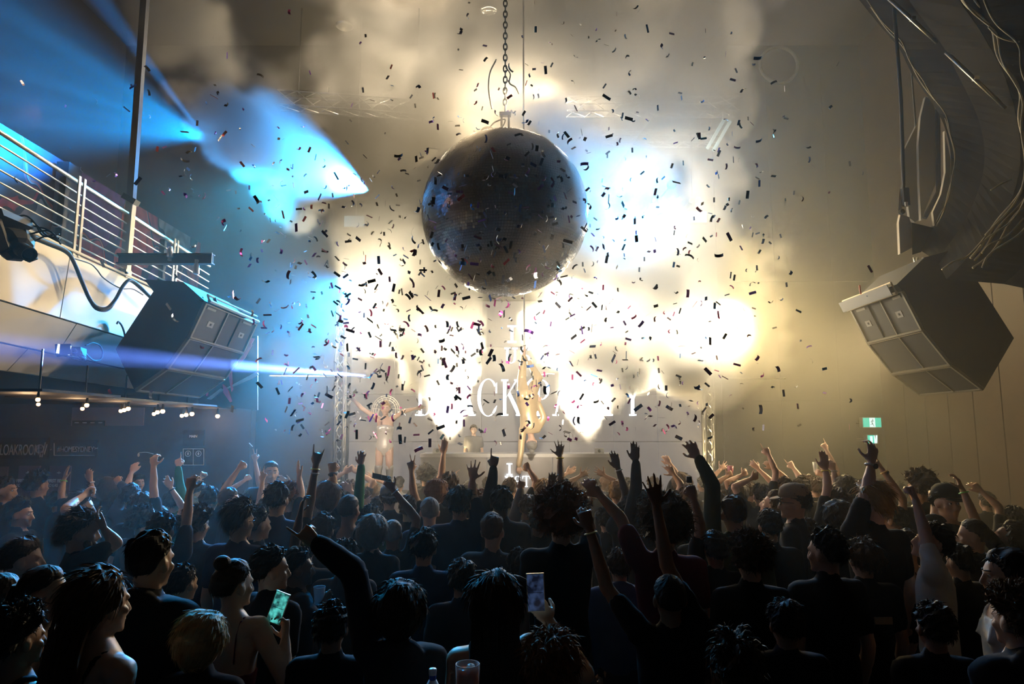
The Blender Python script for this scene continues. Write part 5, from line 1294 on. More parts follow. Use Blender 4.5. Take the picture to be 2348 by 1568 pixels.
# --- left of the stage
pp(621, 1084, 46, 'man with shaved dark hair and a black shirt facing this way above the crowd, clapping', yaw=150, hair='buzz', hc='black', skin='tan', d=8.3, L=(652, 1104, 'flat'))
pp(574, 1144, 46, 'person with a cigarette between raised fingers and a fist beside it', R=(581, 1034, 'peace', 593, 1098), L=(572, 1094, 'fist'), hc='dark', hair='short', skin='pale')
pp(482, 1146, 54, 'person thrusting a bare forearm and fist up to the right', R=(556, 1062, 'fist', 512, 1126), hc='black', hair='short', skin='pale')
pp(610, 1170, 54, 'person giving a two finger peace sign below the shaven man', L=(604, 1088, 'peace', 596, 1148), hc='dark', hair='short', skin='pale')
pp(591, 1204, 72, 'man with blue-lit dark hair just right of the man with temple arms', hair='short', hc='black', yaw=40, skin='tan')
pp(550, 1197, 74, 'man with a big blue-lit black quiff and spectacles at his temple', hair='swept', hc='black', yaw=15, hyaw=28, extra=[('glasses',)], top='tee', tc='navy')
pp(527, 1150, 56, 'man with faded sides and a brown crop, profile to the right', yaw=70, hair='fade', hc='brown', skin='pale')
pp(671, 1147, 58, 'person with loose auburn curls and one flat upright hand', yaw=55, hair='curly', hc='auburn', R=(684, 1078, 'flat', 690, 1130), skin='pale')
pp(636, 1147, 70, 'man with a black crop topped by a bright blue sheen', hair='short', hc='black', top='tee', tc='navy', skin='olive')
pp(740, 1217, 76, 'person with brown hair throwing rock horns on a very long arm', L=(732, 1020, 'horns', 714, 1130), hair='short', hc='brown', extra=[('band', -1, 'yellow', .9), ('band', -1, 'white', .8)], skin='brown')
pp(753, 1143, 62, 'person with long brown hair and a raised fist with a black watch', R=(762, 1066, 'fist', 763, 1112), extra=[('watch', 1, 'black')], hair='bob', hc='brown', skin='tan')
pp(850, 1190, 62, 'person reaching up in a dark green sleeve with fingers bent back', L=(829, 1046, 'claw', 824, 1128), top='long', tc='green', hair='short', hc='black', skin='brown')
pp(801, 1170, 66, 'man with a shaved head and bare shoulders in a dark tank top', hair='buzz', hc='black', yaw=20, top='tank', tc='charcoal', skin='brown')
pp(855, 1224, 76, 'woman with a wavy greyish bob and a small earring', fem=True, hair='bob', hc='grey', extra=[('earring', 1)], yaw=8, skin='pale')
pp(900, 1226, 70, 'person whose bent right arm holds a dark phone out to the left', R=dict(h=(880, 1096), g='hold', e=(955, 1190)), hair='buzz', hc='grey', skin='brown', extra=[('band', 1, 'silver')])
pp(803, 1124, 44, 'person clapping two yellow-lit hands overhead', L=(799, 1078, 'flat'), R=(813, 1078, 'flat'), hair='short', hc='brown', skin='pale')
pp(768, 1168, 52, 'person pressing two palms together below the yellow-lit clapping hands', L=(785, 1120, 'flat'), R=(797, 1118, 'flat'), hair='short', hc='brown', skin='pale')
pp(852, 1130, 42, 'person holding one small open hand up in front of the dancer', R=(849, 1092, 'open'), hair='bob', hc='blond', skin='pale')
pp(868, 1166, 52, 'person spreading pale fingers beside the grey cap', L=(842, 1150, 'open'), hair='short', hc='dark', skin='pale')
pp(893, 1144, 54, 'person in a grey cap worn back to front', hair='short', hc='dark', extra=[('cap', 'grey', True)], yaw=-10)
pp(937, 1168, 58, 'person holding up a slender hand with two fingers straight', R=(942, 1064, 'peace', 947, 1124), hair='short', hc='brown', skin='tan')
# --- centre
pp(978, 1094, 42, 'person with dark curls standing clear at the front of the stage', hair='curly', hc='dark', skin='tan')
pp(1032, 1112, 50, 'person raising a thin straight arm into the left smoke jet', L=(1019, 1024, 'flat', 1012, 1084), hair='short', hc='brown', skin='pale')
pp(1000, 1130, 54, 'person with auburn hair just below the dark curls', hair='bob', hc='auburn', fem=True, yaw=-10, skin='pale')
pp(1052, 1138, 46, 'person pointing one finger up between two raised dark arms', L=(1045, 1090, 'point'), hair='short', hc='dark', skin='pale')
pp(1054, 1157, 66, 'man in a navy shirt with cyan-lit black hair and an open hand', R=(1084, 1080, 'open', 1082, 1128), hair='messy', hc='black', top='tee', tc='navy', skin='tan')
pp(985, 1174, 66, 'man with cropped silvery hair seen from behind', hair='buzz', hc='grey', yaw=-10, skin='pale', tc='navy')
pp(1149, 1154, 64, 'person in black sleeves pointing one finger straight up at the letters', L=(1134, 1052, 'point', 1126, 1122), top='long', tc='black', hair='short', hc='black', skin='dark')
pp(1100, 1154, 56, 'person with red-brown hair between the pointing arm and the navy shirt', hair='short', hc='auburn', skin='pale', tc='maroon')
pp(1130, 1219, 78, 'man with close cropped brown hair in a charcoal tee at the centre', hair='fade', hc='brown', yaw=15, tc='charcoal', skin='tan')
pp(972, 1258, 84, 'man with short black hair and blue-edged shoulders', hair='short', hc='black', tc='navy', skin='olive')
pp(1212, 1166, 60, 'person in a rumpled grey shirt with a pointing hand by the lower letters', L=(1197, 1108, 'point', 1190, 1150), top='long', tc='grey', hair='short', hc='brown', skin='olive')
pp(1170, 1122, 46, 'person with brown hair just under the white letters of the booth', hair='short', hc='brown', yaw=20, skin='pale')
pp(1244, 1130, 52, 'person lifting a loose fist on a pale arm next to the aerialist', L=(1206, 1066, 'fist', 1230, 1104), hair='short', hc='blond', skin='tan')
pp(1292, 1132, 54, 'person with a yellow wristband under five spread dark fingers', L=(1284, 1030, 'open', 1288, 1086), extra=[('band', -1, 'yellow')], skin='dark', hc='black', hair='short')
pp(1234, 1200, 62, 'person with one large clawed hand crossing the yellow wristband arm', R=(1266, 1096, 'claw', 1244, 1152), skin='brown', hc='black', hair='short')
pp(1360, 1122, 44, 'person holding two open hands side by side before the right jet', L=(1341, 1086, 'open'), R=(1375, 1084, 'open'), skin='brown', hc='dark', hair='short')
pp(1316, 1122, 44, 'person with a flat pink-lit hand tipped to the left', L=(1309, 1080, 'flat'), skin='pale', hc='brown', hair='bob')
pp(1523, 1214, 88, 'person with a big round afro reaching a tattooed bare arm to the left', hair='afro', hc='brown', L=(1357, 1114, 'relaxed', 1424, 1190), skin='olive', top='tee', tc='maroon')
pp(1286, 1196, 88, 'person with a huge cloud of frizzy auburn hair and a raised bent arm', hair='afro', hc='auburn', skin='olive', R=(1334, 1150, 'relaxed', 1352, 1215), tc='black')
pp(1535, 1374, 112, 'man with a cropped head lifting both arms, one bent low and one spread wide', hair='buzz', hc='black', skin='brown', L=dict(h=(1342, 1180), g='hold', e=(1392, 1350)), R=(1500, 1128, 'open', 1530, 1300), extra=[('band', -1, 'gold')], tc='black')
pp(1640, 1262, 80, 'person raising a fist with a dark bottle cap against the haze', L=(1584, 1120, 'fist', 1606, 1206), hair='short', hc='black', skin='brown')
pp(1682, 1180, 78, 'person with a flat brown crop and a long sleeved arm ending in a drooping hand', L=(1588, 1028, 'claw', 1634, 1112), top='long', tc='olive', hair='fade', hc='brown', skin='tan')
pp(1540, 1156, 56, 'person with tidy brown hair behind the big round afro', hair='short', hc='brown', skin='pale')
pp(1417, 1134, 54, 'person with fair cropped hair between two dark raised arms', hair='short', hc='blond', skin='pale')
pp(1446, 1168, 60, 'person with a broad white wristband and a hand bent to the left', L=(1412, 1056, 'flat', 1436, 1136), extra=[('band', -1, 'white')], skin='dark', hc='black', hair='short')
pp(1480, 1164, 62, 'person holding one hand straight up like a blade', L=(1457, 1038, 'flat', 1460, 1112), skin='dark', hc='black', hair='short', top='long', tc='charcoal')
pp(1562, 1112, 46, 'person tipping a relaxed pale hand to the left in the haze', L=(1529, 1052, 'relaxed', 1552, 1088), skin='pale', hc='brown', hair='bob')
pp(1576, 1138, 52, 'person with spread fingers beside a dark arm in the haze', L=(1537, 1076, 'open', 1562, 1112), skin='tan', hc='brown', hair='short')
# --- right of the stage
pp(1666, 1126, 44, 'person holding an open bent hand up at the start of the olive haze', L=(1659, 1070, 'open'), skin='pale', hc='dark', hair='short')
pp(1692, 1130, 46, 'person raising a pink plastic cup', L=(1676, 1086, 'hold'), skin='tan', hc='dark', hair='bob', fem=True)
pp(1717, 1128, 46, 'person with two hands raised close together, fingers folded', L=(1711, 1084, 'hold'), R=(1729, 1066, 'claw'), skin='pale', hc='brown', hair='short')
pp(1744, 1138, 50, 'person with one softly curled hand beside two folded ones', L=(1734, 1092, 'relaxed'), skin='pale', hc='dark', hair='short')
pp(1797, 1122, 48, 'person pointing up and left with one finger high over the right crowd', L=(1757, 1030, 'point', 1782, 1074), skin='pale', hc='brown', hair='short')
pp(1838, 1120, 46, 'person stretching a long arm left with dangling fingers', L=(1764, 1064, 'relaxed', 1804, 1100), skin='tan', hc='dark', hair='short', extra=[('watch', -1, 'silver')])
pp(1852, 1112, 46, 'person with a raised forefinger above the white-brimmed cap', L=(1812, 1062, 'point', 1834, 1094), skin='pale', hc='brown', hair='short')
pp(1771, 1158, 58, 'woman with fair skin gazing up to the left', yaw=-55, hyaw=-65, hp=18, fem=True, hair='bob', hc='brown', skin='pale')
pp(1820, 1153, 70, 'man in a light-brimmed cap and spectacles, profile to the left', yaw=-60, hyaw=-75, hair='short', hc='dark', extra=[('cap', 'tan'), ('glasses',)], skin='tan')
pp(1764, 1208, 74, 'person with plain black hair below the woman gazing up', hair='short', hc='black', skin='olive')
pp(1719, 1284, 96, 'person with a halo of golden-lit curls in a dark tee', hair='curly', hc='brown', skin='tan', tc='black', top='tee')
pp(1896, 1108, 42, 'person pointing one thin finger highest at the right', R=(1889, 1020, 'point'), skin='pale', hc='brown', hair='short')
pp(1924, 1158, 66, 'person with palms pressed together on a banded wrist', L=(1891, 1058, 'flat', 1898, 1116), extra=[('band', -1, 'yellow')], skin='pale', hc='brown', hair='short')
pp(1936, 1122, 50, 'person with a thin bangle on an upright arm beside the pressed palms', L=(1909, 1064, 'relaxed', 1916, 1104), extra=[('band', -1, 'silver')], skin='pale', hc='dark', hair='bob', fem=True)
pp(1872, 1120, 46, 'person lifting a clear drinking glass', R=(1877, 1084, 'hold'), skin='pale', hc='brown', hair='short')
pp(2000, 1158, 82, 'person with side-swept golden hair and a thick raised arm with a watch', L=(2002, 1036, 'claw', 1990, 1120), extra=[('watch', -1, 'silver')], hair='swept', hc='blond', yaw=-15, hyaw=-35, skin='pale')
pp(2048, 1194, 62, 'person with black hair and an arm crossing up to the left under the exit sign', R=(2013, 1062, 'point', 2071, 1146), extra=[('watch', 1, 'gold')], hair='short', hc='black', yaw=-40, skin='tan')
pp(2108, 1120, 78, 'person with a tall mass of brown curls against the dark wall', hair='curly', hc='brown', yaw=-10, skin='tan')
pp(2172, 1153, 70, 'man in a black cap facing this way with a fist by his cheek', yaw=178, hair='short', hc='black', extra=[('cap', 'black')], R=(2140, 1132, 'fist', 2146, 1190), skin='tan')
pp(2136, 1246, 82, 'man in a pale tee with his face tipped up and one arm raised', yaw=-60, hyaw=-80, hp=22, hair='short', hc='dark', tc='white', L=(2093, 1122, 'fist', 2122, 1228), skin='pale')
pp(2312, 1234, 72, 'woman with her face tipped up, reaching a banded arm up and left', yaw=-50, hyaw=-60, hp=24, fem=True, hair='bob', hc='dark', L=(2199, 1104, 'claw', 2234, 1190), extra=[('band', -1, 'green')], skin='tan')
pp(2326, 1192, 60, 'person stretching a dark arm left from the right edge', L=(2237, 1114, 'relaxed', 2292, 1164), hair='short', hc='black', skin='olive')
pp(2230, 1229, 78, 'man with a cropped head and lit ear, profile to the left', yaw=-60, hair='buzz', hc='dark', skin='tan')
pp(1920, 1192, 70, 'person with smooth dark hair behind the white-brimmed cap', hair='bob', hc='dark', yaw=-10, skin='olive')
pp(1893, 1268, 96, 'person with glossy black hair turned a little to the left', hair='short', hc='black', yaw=-10, hyaw=-35, skin='olive', tc='black')
pp(1978, 1284, 88, 'person in a dark top with a pale print across the back', hair='messy', hc='brown', tc='black', extra=[('print', 1.26, .10, .022, 'tan')], skin='olive')
pp(2082, 1252, 78, 'woman in a strappy top looking left, hair cropped at the neck', yaw=-40, hyaw=-55, fem=True, hair='fade', hc='dark', top='strap', tc='black', skin='tan')
pp(2300, 1320, 108, 'woman in profile at the right edge with lit brow and nose', yaw=-70, hyaw=-80, fem=True, hair='bob', hc='black', skin='tan', top='tank', tc='white')
pp(2330, 1424, 106, 'man with short curls and a black jacket in the bottom right corner', yaw=-15, hair='curly', hc='brown', skin='tan', top='jacket', tc='black')
# --- front row
pp(1683, 1532, 128, 'person with rim-lit tousled hair, head only, bottom edge right of centre', hair='messy', hc='dark', tc='black', skin='olive')
pp(1258, 1538, 124, 'person with auburn hair, head only, bottom edge right of the long-haired woman', hair='messy', hc='auburn', tc='black', skin='tan')
pp(1138, 1388, 140, 'woman with very long dark hair filming on a phone at the centre', fem=True, hair='long', hc='dark', top='tank', tc='black', skin='tan', R=dict(h=(1236, 1392), g='hold', e=(1342, 1545), n=(-.3, .95, 0)))
pp(1060, 1330, 92, 'man with short dark hair between the navy shoulders and the long-haired woman', hair='short', hc='dark', tc='charcoal', skin='olive', hr=(1.5, 1.62))
pp(1420, 1300, 84, 'person with a dark crop in a denim jacket behind the man lifting both arms', hair='short', hc='dark', top='jacket', tc='denim', skin='tan')
pp(1800, 1432, 112, 'person with dark hair low in front of the golden-lit curls', hair='short', hc='black', tc='black', skin='brown', hr=(1.5, 1.6))
pp(790, 1280, 76, 'person with dark hair under the pointing jacket sleeve', hair='short', hc='dark', tc='charcoal', skin='olive')
pp(762, 1440, 112, 'person in black below the pointing jacket sleeve, face away', hair='short', hc='black', tc='black', skin='brown', hr=(1.5, 1.6))
pp(2140, 1440, 108, 'person in black near the bottom right, face away', hair='short', hc='black', tc='black', skin='brown', hr=(1.5, 1.62))
pp(1190, 1300, 84, 'person with dark hair behind the phone of the long-haired woman', hair='short', hc='dark', tc='black', skin='olive', hr=(1.5, 1.64))
# --- heads packed in the far rows, each hidden up to the hair
for i, (x, y, h, c, sk, tcol, wh) in enumerate([
        (700, 1128, 'short', 'dark', 'tan', 'grey', 'far-row person with dark hair between the flat hand and the rock horns'),
        (722, 1172, 'bob', 'brown', 'pale', 'black', 'far-row person with a brown bob under the rock horns arm'),
        (776, 1122, 'short', 'black', 'brown', 'navy', 'far-row person with black hair beside the black-watch fist'),
        (830, 1152, 'curly', 'dark', 'tan', 'black', 'far-row person with dark curls left of the spread pale fingers'),
        (915, 1112, 'short', 'dark', 'pale', 'white', 'far-row person in white left of the slender hand'),
        (960, 1130, 'short', 'black', 'tan', 'black', 'far-row person with black hair left of the auburn hair'),
        (1078, 1122, 'bob', 'dark', 'pale', 'maroon', 'far-row person with a dark bob behind the open navy hand'),
        (1118, 1114, 'short', 'brown', 'tan', 'grey', 'far-row person with brown hair below the white booth letters, left'),
        (1262, 1118, 'bob', 'blond', 'pale', 'black', 'far-row person with blond hair left of the yellow wristband'),
        (1330, 1128, 'short', 'black', 'brown', 'charcoal', 'far-row person with black hair between the flat pink hand and two open hands'),
        (1388, 1112, 'bob', 'auburn', 'pale', 'navy', 'far-row person with auburn hair right of the two open hands'),
        (1436, 1112, 'short', 'dark', 'tan', 'black', 'far-row person with dark hair left of the blade-straight hand'),
        (1498, 1118, 'curly', 'brown', 'tan', 'grey', 'far-row person with brown curls right of the blade-straight hand'),
        (1610, 1112, 'short', 'dark', 'tan', 'navy', 'far-row person with dark hair right of the fist with the bottle cap'),
        (1638, 1124, 'bob', 'dark', 'pale', 'black', 'far-row person with a dark bob left of the open bent hand'),
        (1780, 1108, 'short', 'black', 'tan', 'black', 'far-row person with black hair under the high pointing finger'),
        (1962, 1118, 'short', 'dark', 'tan', 'charcoal', 'far-row person with dark hair right of the thin bangle'),
        (2062, 1128, 'bob', 'black', 'tan', 'black', 'far-row person with black hair left of the tall brown curls'),
        (2262, 1152, 'short', 'dark', 'olive', 'black', 'far-row person with dark hair against the brown wall at right'),
        (524, 1122, 'short', 'black', 'tan', 'black', 'far-row person with black hair under the thrust-up forearm'),
        (225, 1118, 'short', 'dark', 'tan', 'charcoal', 'far-row person with dark hair left of the limp bent hand'),
        (1085, 1180, 'short', 'dark', 'tan', 'charcoal', 'person with dark hair between the navy shirt and the charcoal tee'),
        (1390, 1196, 'messy', 'dark', 'tan', 'black', 'person with tousled dark hair under the tattooed reaching arm'),
        (1850, 1222, 'short', 'dark', 'olive', 'charcoal', 'person with dark hair below the man in the light-brimmed cap'),
        (1600, 1210, 'bob', 'dark', 'tan', 'black', 'person with a dark bob behind the bottle cap fist'),
        (2200, 1290, 'short', 'black', 'olive', 'black', 'person with black hair below the cropped man with the lit ear'),
        (700, 1260, 'short', 'dark', 'tan', 'black', 'person with dark hair behind the clawed hand'),
        (420, 1340, 'short', 'black', 'tan', 'navy', 'person with black hair right of the blue-lit jacket shoulder')]):
    pp(x, y, 300.0 / max(4.0, 1120.0 / (y - 985)) * 1.05, wh, hair=h, hc=c, skin=sk, tc=tcol, yaw=(i * 37) % 40 - 20, fem=(h == 'bob'))

# keep people from standing inside one another: slide them along their own line of sight
for _ in range(40):
    for i in range(len(CROWD)):
        for j in range(i):
            A, B = CROWD[i], CROWD[j]
            pa, pb = P(A[0], A[1], A[2]), P(B[0], B[1], B[2])
            D = np.hypot(*(pa - pb)[:2])
            if D < .40:
                s_ = (.40 - D) * .3 * (1 if A[2] >= B[2] else -1)
                for Q, sg in ((A, s_), (B, -s_)):
                    nd = Q[2] + sg; h = P(Q[0], Q[1], nd)[2] * 1.75 / 1.61
                    if 1.50 <= h <= 1.97 and 'z0' not in Q[4] and abs(Q[1] - 1084) > .1: Q[2] = nd
PEOPLE = {}
for px, py, d, label, kw in CROWD:
    PEOPLE[label] = person(px, py, label, d=d, **kw)
# ------------------------------------------------------------------ performers
def glitter(name, col, sc=220):
    m = mat(name, col, rough=.34, metal=.35); nt = m.node_tree; b = nt.nodes['Principled BSDF']
    tc = nt.nodes.new('ShaderNodeTexCoord'); v = nt.nodes.new('ShaderNodeTexVoronoi'); v.inputs['Scale'].default_value = sc
    bp = nt.nodes.new('ShaderNodeBump'); bp.inputs['Strength'].default_value = 1.0; bp.inputs['Distance'].default_value = .01
    nt.links.new(tc.outputs['Object'], v.inputs['Vector']); nt.links.new(v.outputs['Color'], bp.inputs['Height']); nt.links.new(bp.outputs['Normal'], b.inputs['Normal'])
    return m


PD = 11.6
lab = 'dancer in a silver sequinned leotard and glitter boots with arms flung wide on stage'
dz = P(884, 938, PD)[2]; H_ = (dz - ZT) * 1.75 / 1.61
root, base, ends, HC, HR, kk = person(884, 938, lab, d=PD, yaw=180, hyaw=172, fem=True, hair='bun', hc='blond', skin='pale', top='none', bottom=None, z0=ZT, group='performers on the stage', name='dancer',
                                      R=dict(h=(803, 908), e=(829, 936), g='open', n=(0, 1, 0)), L=dict(h=(963, 934), e=(925, 943), g='flat', n=(0, 1, 0)), eyes=True)
Rb = np.array(Matrix.Rotation(math.pi, 3, 'Z')); T = lambda x, y, z: Rb @ (np.array([x, y, z]) * kk)
mb = MB(); mb.loft([(T(0, 0, z), Rb @ np.array([rx * kk, 0, 0]), Rb @ np.array([0, ry * kk, 0])) for z, rx, ry in ((.80, .035, .06), (.84, .085, .085), (.90, .150, .112), (.98, .158, .114), (1.08, .134, .098), (1.20, .146, .111), (1.30, .156, .118), (1.345, .10, .095))], 20)
for s in (-1, 1): mb.ell(T(s * .065, .085, 1.27), np.array([.06, .05, .06]) * kk, 12, 8)
M_SEQ = glitter('silver_sequins', (.85, .82, .76)); lo = mb.obj('leotard', M_SEQ, root); QUEUE.append((lo, .011, 2, .2, 0))
for s in (-1, 1):
    mb = MB(); a, b_, c = T(s * .085, 0, .78), T(s * .10, .015, .48), T(s * .11, -.02, .085)
    mb.caps(T(s * .093, .008, .60), b_, .078 * kk, .066 * kk); mb.caps(b_, c, .066 * kk, .050 * kk); mb.caps(c + np.array([0, .02, -.035]), T(s * .125, .15, .04), .048 * kk, .036 * kk)
    bo = mb.obj('glitter_boot', M_SEQ, root); QUEUE.append((bo, .012, 2, .3, 0))
hc = HC - base
mb = MB(); t_ = np.linspace(-.35, math.pi + .35, 26)
for r in (.235, .205, .17): mb.tube([hc + np.array([r * math.cos(a), .03, -.02 + r * 1.05 * math.sin(a)]) for a in t_], .007, 6)
for a in np.linspace(.1, math.pi - .1, 9): mb.bar(hc + np.array([.11 * math.cos(a), .02, .11 * math.sin(a)]), hc + np.array([.236 * math.cos(a), .03, -.02 + .245 * math.sin(a)]), .004, 5)
mb.obj('hoop_headdress', mat('hoop_wire', (.9, .86, .75), .3, .6), root, True)
for s in (-1, 1):
    mb = MB()
    for i in range(5): mb.ell(hc + np.array([s * (.10 + .012 * i), -.05, -.02 - .035 * i]), (.02, .02, .024), 8, 6)
    mb.obj('crystal_earpiece', M_SEQ, root, True)

# aerialist hanging upside down
AD = 11.2
lab = 'aerialist in a gold glitter bodysuit hanging upside down over the booth, one arm reaching down'
A0 = P(1208, 910, AD); root = None
q = lambda x, y, dd=0.0: P(x, y, AD + dd) - A0
px = AD / F * 1.02
body = MB(); suit = MB()
def limb(pts, rads, suit_on=True, infl=.012):
    for (a, b_), (r0, r1) in zip(zip(pts[:-1], pts[1:]), zip(rads[:-1], rads[1:])):
        body.caps(a, b_, r0, r1)
        if suit_on: suit.caps(a, b_, r0 + infl, r1 + infl)
def rings(mb, infl):
    mb.loft([(q(1208, 893), np.array([.13 + infl, 0, 0]), np.array([0, .10 + infl, 0])), (q(1208, 912), np.array([.175 + infl, 0, 0]), np.array([0, .13 + infl, 0])), (q(1209, 930), np.array([.16 + infl, 0, 0]), np.array([0, .115 + infl, 0])),
             (q(1211, 948), np.array([.128 + infl, 0, 0]), np.array([0, .09 + infl, 0])), (q(1213, 966), np.array([.145 + infl, 0, 0]), np.array([0, .10 + infl, 0])), (q(1215, 982), np.array([.15 + infl, 0, 0]), np.array([0, .10 + infl, 0])), (q(1216, 993), np.array([.09 + infl, 0, 0]), np.array([0, .07 + infl, 0]))], 18)
rings(body, 0); rings(suit, .012)
for s, x in ((-1, 1198), (1, 1219)): body.ell(q(x, 908, -.05), (.10, .10, .11)); suit.ell(q(x, 908, -.05), (.112, .112, .122))
limb([q(1198, 900), q(1196, 868, .12), q(1201, 818, -.02)], [.095, .068, .04]); limb([q(1219, 900), q(1234, 866, .10), q(1214, 832, .22)], [.095, .068, .04])
body.caps(q(1201, 818, -.02), q(1203, 796, -.05), .035, .02); body.caps(q(1214, 832, .22), q(1203, 822, .3), .035, .02)
limb([q(1198, 986), q(1195, 1030), q(1190, 1066)], [.058, .045, .034]); limb([q(1231, 984), q(1247, 958, .03), q(1236, 926, .0)], [.058, .045, .034])
hand(body, q(1190, 1067), unit(np.array([-.06, 0, -1.0])), np.array([0, 1.0, 0]), 1, 'relaxed', 1.0)
hand(body, q(1236, 925), unit(np.array([-.3, 0, 1.0])), np.array([0, 1.0, 0]), -1, 'relaxed', 1.0)
Rh = np.array(Matrix.Rotation(math.pi, 3, 'Y') @ Matrix.Rotation(math.radians(-14), 3, 'X')); Ch = q(1219, 1014)
body.caps(q(1216, 992), Ch + np.array([0, 0, .06]), .052, .046); head_shape(body, Ch, Rh, 1.0)
root = bpy.data.objects.new('aerialist', body.mesh('aerialist')); COL.objects.link(root); root.location = A0; root.data.materials.append(skin_mat('pale')); tag(root, lab, 'person', 'performers on the stage')
QUEUE.append((root, .010, 2, .3, 0))
M_GOLD = glitter('gold_glitter', (.86, .66, .40)); so = suit.obj('glitter_bodysuit', M_GOLD, root); QUEUE.append((so, .012, 2, .25, 0))
hair_mesh(Ch, Rh, 1.0, 'bun', np.random.default_rng(9), 6).obj('hair', hair_mat('grey'), root)
mb = MB(); s0 = P(1202, 800, AD); mb.tube([s0, s0 + np.array([0, .02, 2.0]), np.array([s0[0], s0[1] + .05, CEIL])], .014, 8)
tag(mb.obj('aerial_rope', mat('rope_white', (.8, .8, .8), .6)), 'white rope from which the upside-down aerialist hangs', 'rope')
# a performer behind the booth, faint in the haze
person(1086, 986, 'faint figure standing behind the booth left of the aerialist, arms low', d=13.1, yaw=180, hair='short', hc='dark', skin='pale', top='tee', tc='grey', z0=ZT, group='performers on the stage')

# ------------------------------------------------------------------ things in hands
def held(lab, key, s):
    r, base, ends, C, Rh, k = PEOPLE[lab]; Sh, e, w, hd, n = ends[s]; return base + w, hd, n, k
def phone(owner, s, label, screen, off, ydir, zdir, up=.06, lit=1.0):
    w, hd, n, k = held(owner, None, s); c = w + hd * .10 + np.asarray(off, float)
    y = unit_(ydir); z = unit_(np.asarray(zdir, float) - y * (np.asarray(zdir, float) @ y)); x = np.cross(y, z)
    o = thing('phone', label, 'phone', tuple(c))
    def slab(hx, hy, z0_, z1_): return MB().hexa([c + x * a * hx + y * b * hy + z * z0_ for a, b in ((-1, -1), (1, -1), (1, 1), (-1, 1))], [c + x * a * hx + y * b * hy + z * z1_ for a, b in ((-1, -1), (1, -1), (1, 1), (-1, 1))])
    part(slab(.037, .077, -.004, .004), 'case', mat('phone_case', (.55, .48, .36), .3, .6), o)
    part(slab(.034, .073, .004, .0052), 'screen', screen, o)
    part(slab(.03, .001, .0055, .006), 'screen_line', mat('phone_line', (.1, .1, .1), .4), o)
    return o
def scr_mat(name, c1, c2, e):
    m = mat(name, (.01, .01, .01), .15); nt = m.node_tree; b = nt.nodes['Principled BSDF']
    tc = nt.nodes.new('ShaderNodeTexCoord'); nz = nt.nodes.new('ShaderNodeTexNoise'); nz.inputs['Scale'].default_value = 26; rp = nt.nodes.new('ShaderNodeValToRGB')
    rp.color_ramp.elements[0].color = c1 + (1,); rp.color_ramp.elements[0].position = .42; rp.color_ramp.elements[1].color = c2 + (1,); rp.color_ramp.elements[1].position = .62
    nt.links.new(tc.outputs['Object'], nz.inputs['Vector']); nt.links.new(nz.outputs['Fac'], rp.inputs[0]); nt.links.new(rp.outputs[0], b.inputs['Emission Color']); b.inputs['Emission Strength'].default_value = e; return m
own1 = 'bare-shouldered woman with pinned up dark hair holding up a lit phone'
phone(own1, 1, 'tilted phone with a teal glowing screen held by the bare-shouldered woman', scr_mat('screen_teal', (.01, .06, .06), (.10, .62, .56), 1.0), (-.03, -.03, .06), (.32, 0, .95), (0, -1, .1))
own2 = 'woman with very long dark hair filming on a phone at the centre'
phone(own2, 1, 'upright phone with a dark blue screen held by the long-haired woman', scr_mat('screen_navy', (.005, .008, .02), (.04, .07, .16), .6), (0, -.05, .05), (-.04, 0, 1), (0, -1, .1))
own3 = 'person whose bent right arm holds a dark phone out to the left'
phone(own3, 1, 'dark phone held sideways with a gold-lit edge, seen from its edge', mat('screen_off', (.02, .02, .02), .2), (-.03, 0, .02), (1, .3, -.25), (0, -.5, 1))
w, hd, n, k = held('man in profile with one hand clawed upward and a plastic cup in the other', None, 1)
def cup(c, label, m, r=.036, h=.10, name='plastic_cup', liquid=None, base=None):
    o = thing(name, label, 'cup', tuple(c)); part(MB().lathe([(r * .74, 0), (r, h), (r * .93, h), (r * .68, .006), (.002, .005)], c, 18), 'cup_wall', m, o, True)
    part(MB().tube([c + np.array([r * .97 * math.cos(a), r * .97 * math.sin(a), h]) for a in np.linspace(0, 2 * np.pi, 18, endpoint=False)], .0025, 5, closed=True), 'rim', m, o, True)
    if liquid: part(MB().lathe([(r * .70, .007), (r * .88, h * .72), (.002, h * .72)], c, 18), 'drink', liquid, o, True)
    return o
M_CUP = mat('clear_plastic', (.75, .8, .85), .15, alpha=.35)
cup(w + hd * .09 + np.array([0, -.06, -.02]), 'clear plastic cup held low by the man with the clawed hand', M_CUP)
w, hd, n, k = held('person raising a pink plastic cup', None, -1); cup(w + hd * .09 + np.array([0, .05, -.02]), 'pink plastic cup raised over the far right rows', mat('pink_plastic', (.85, .35, .42), .4))
w, hd, n, k = held('person lifting a clear drinking glass', None, 1); cup(w + hd * .09 + np.array([0, .05, .0]), 'clear glass lifted beside the pressed palms', M_CUP, .03, .12, 'drinking_glass')
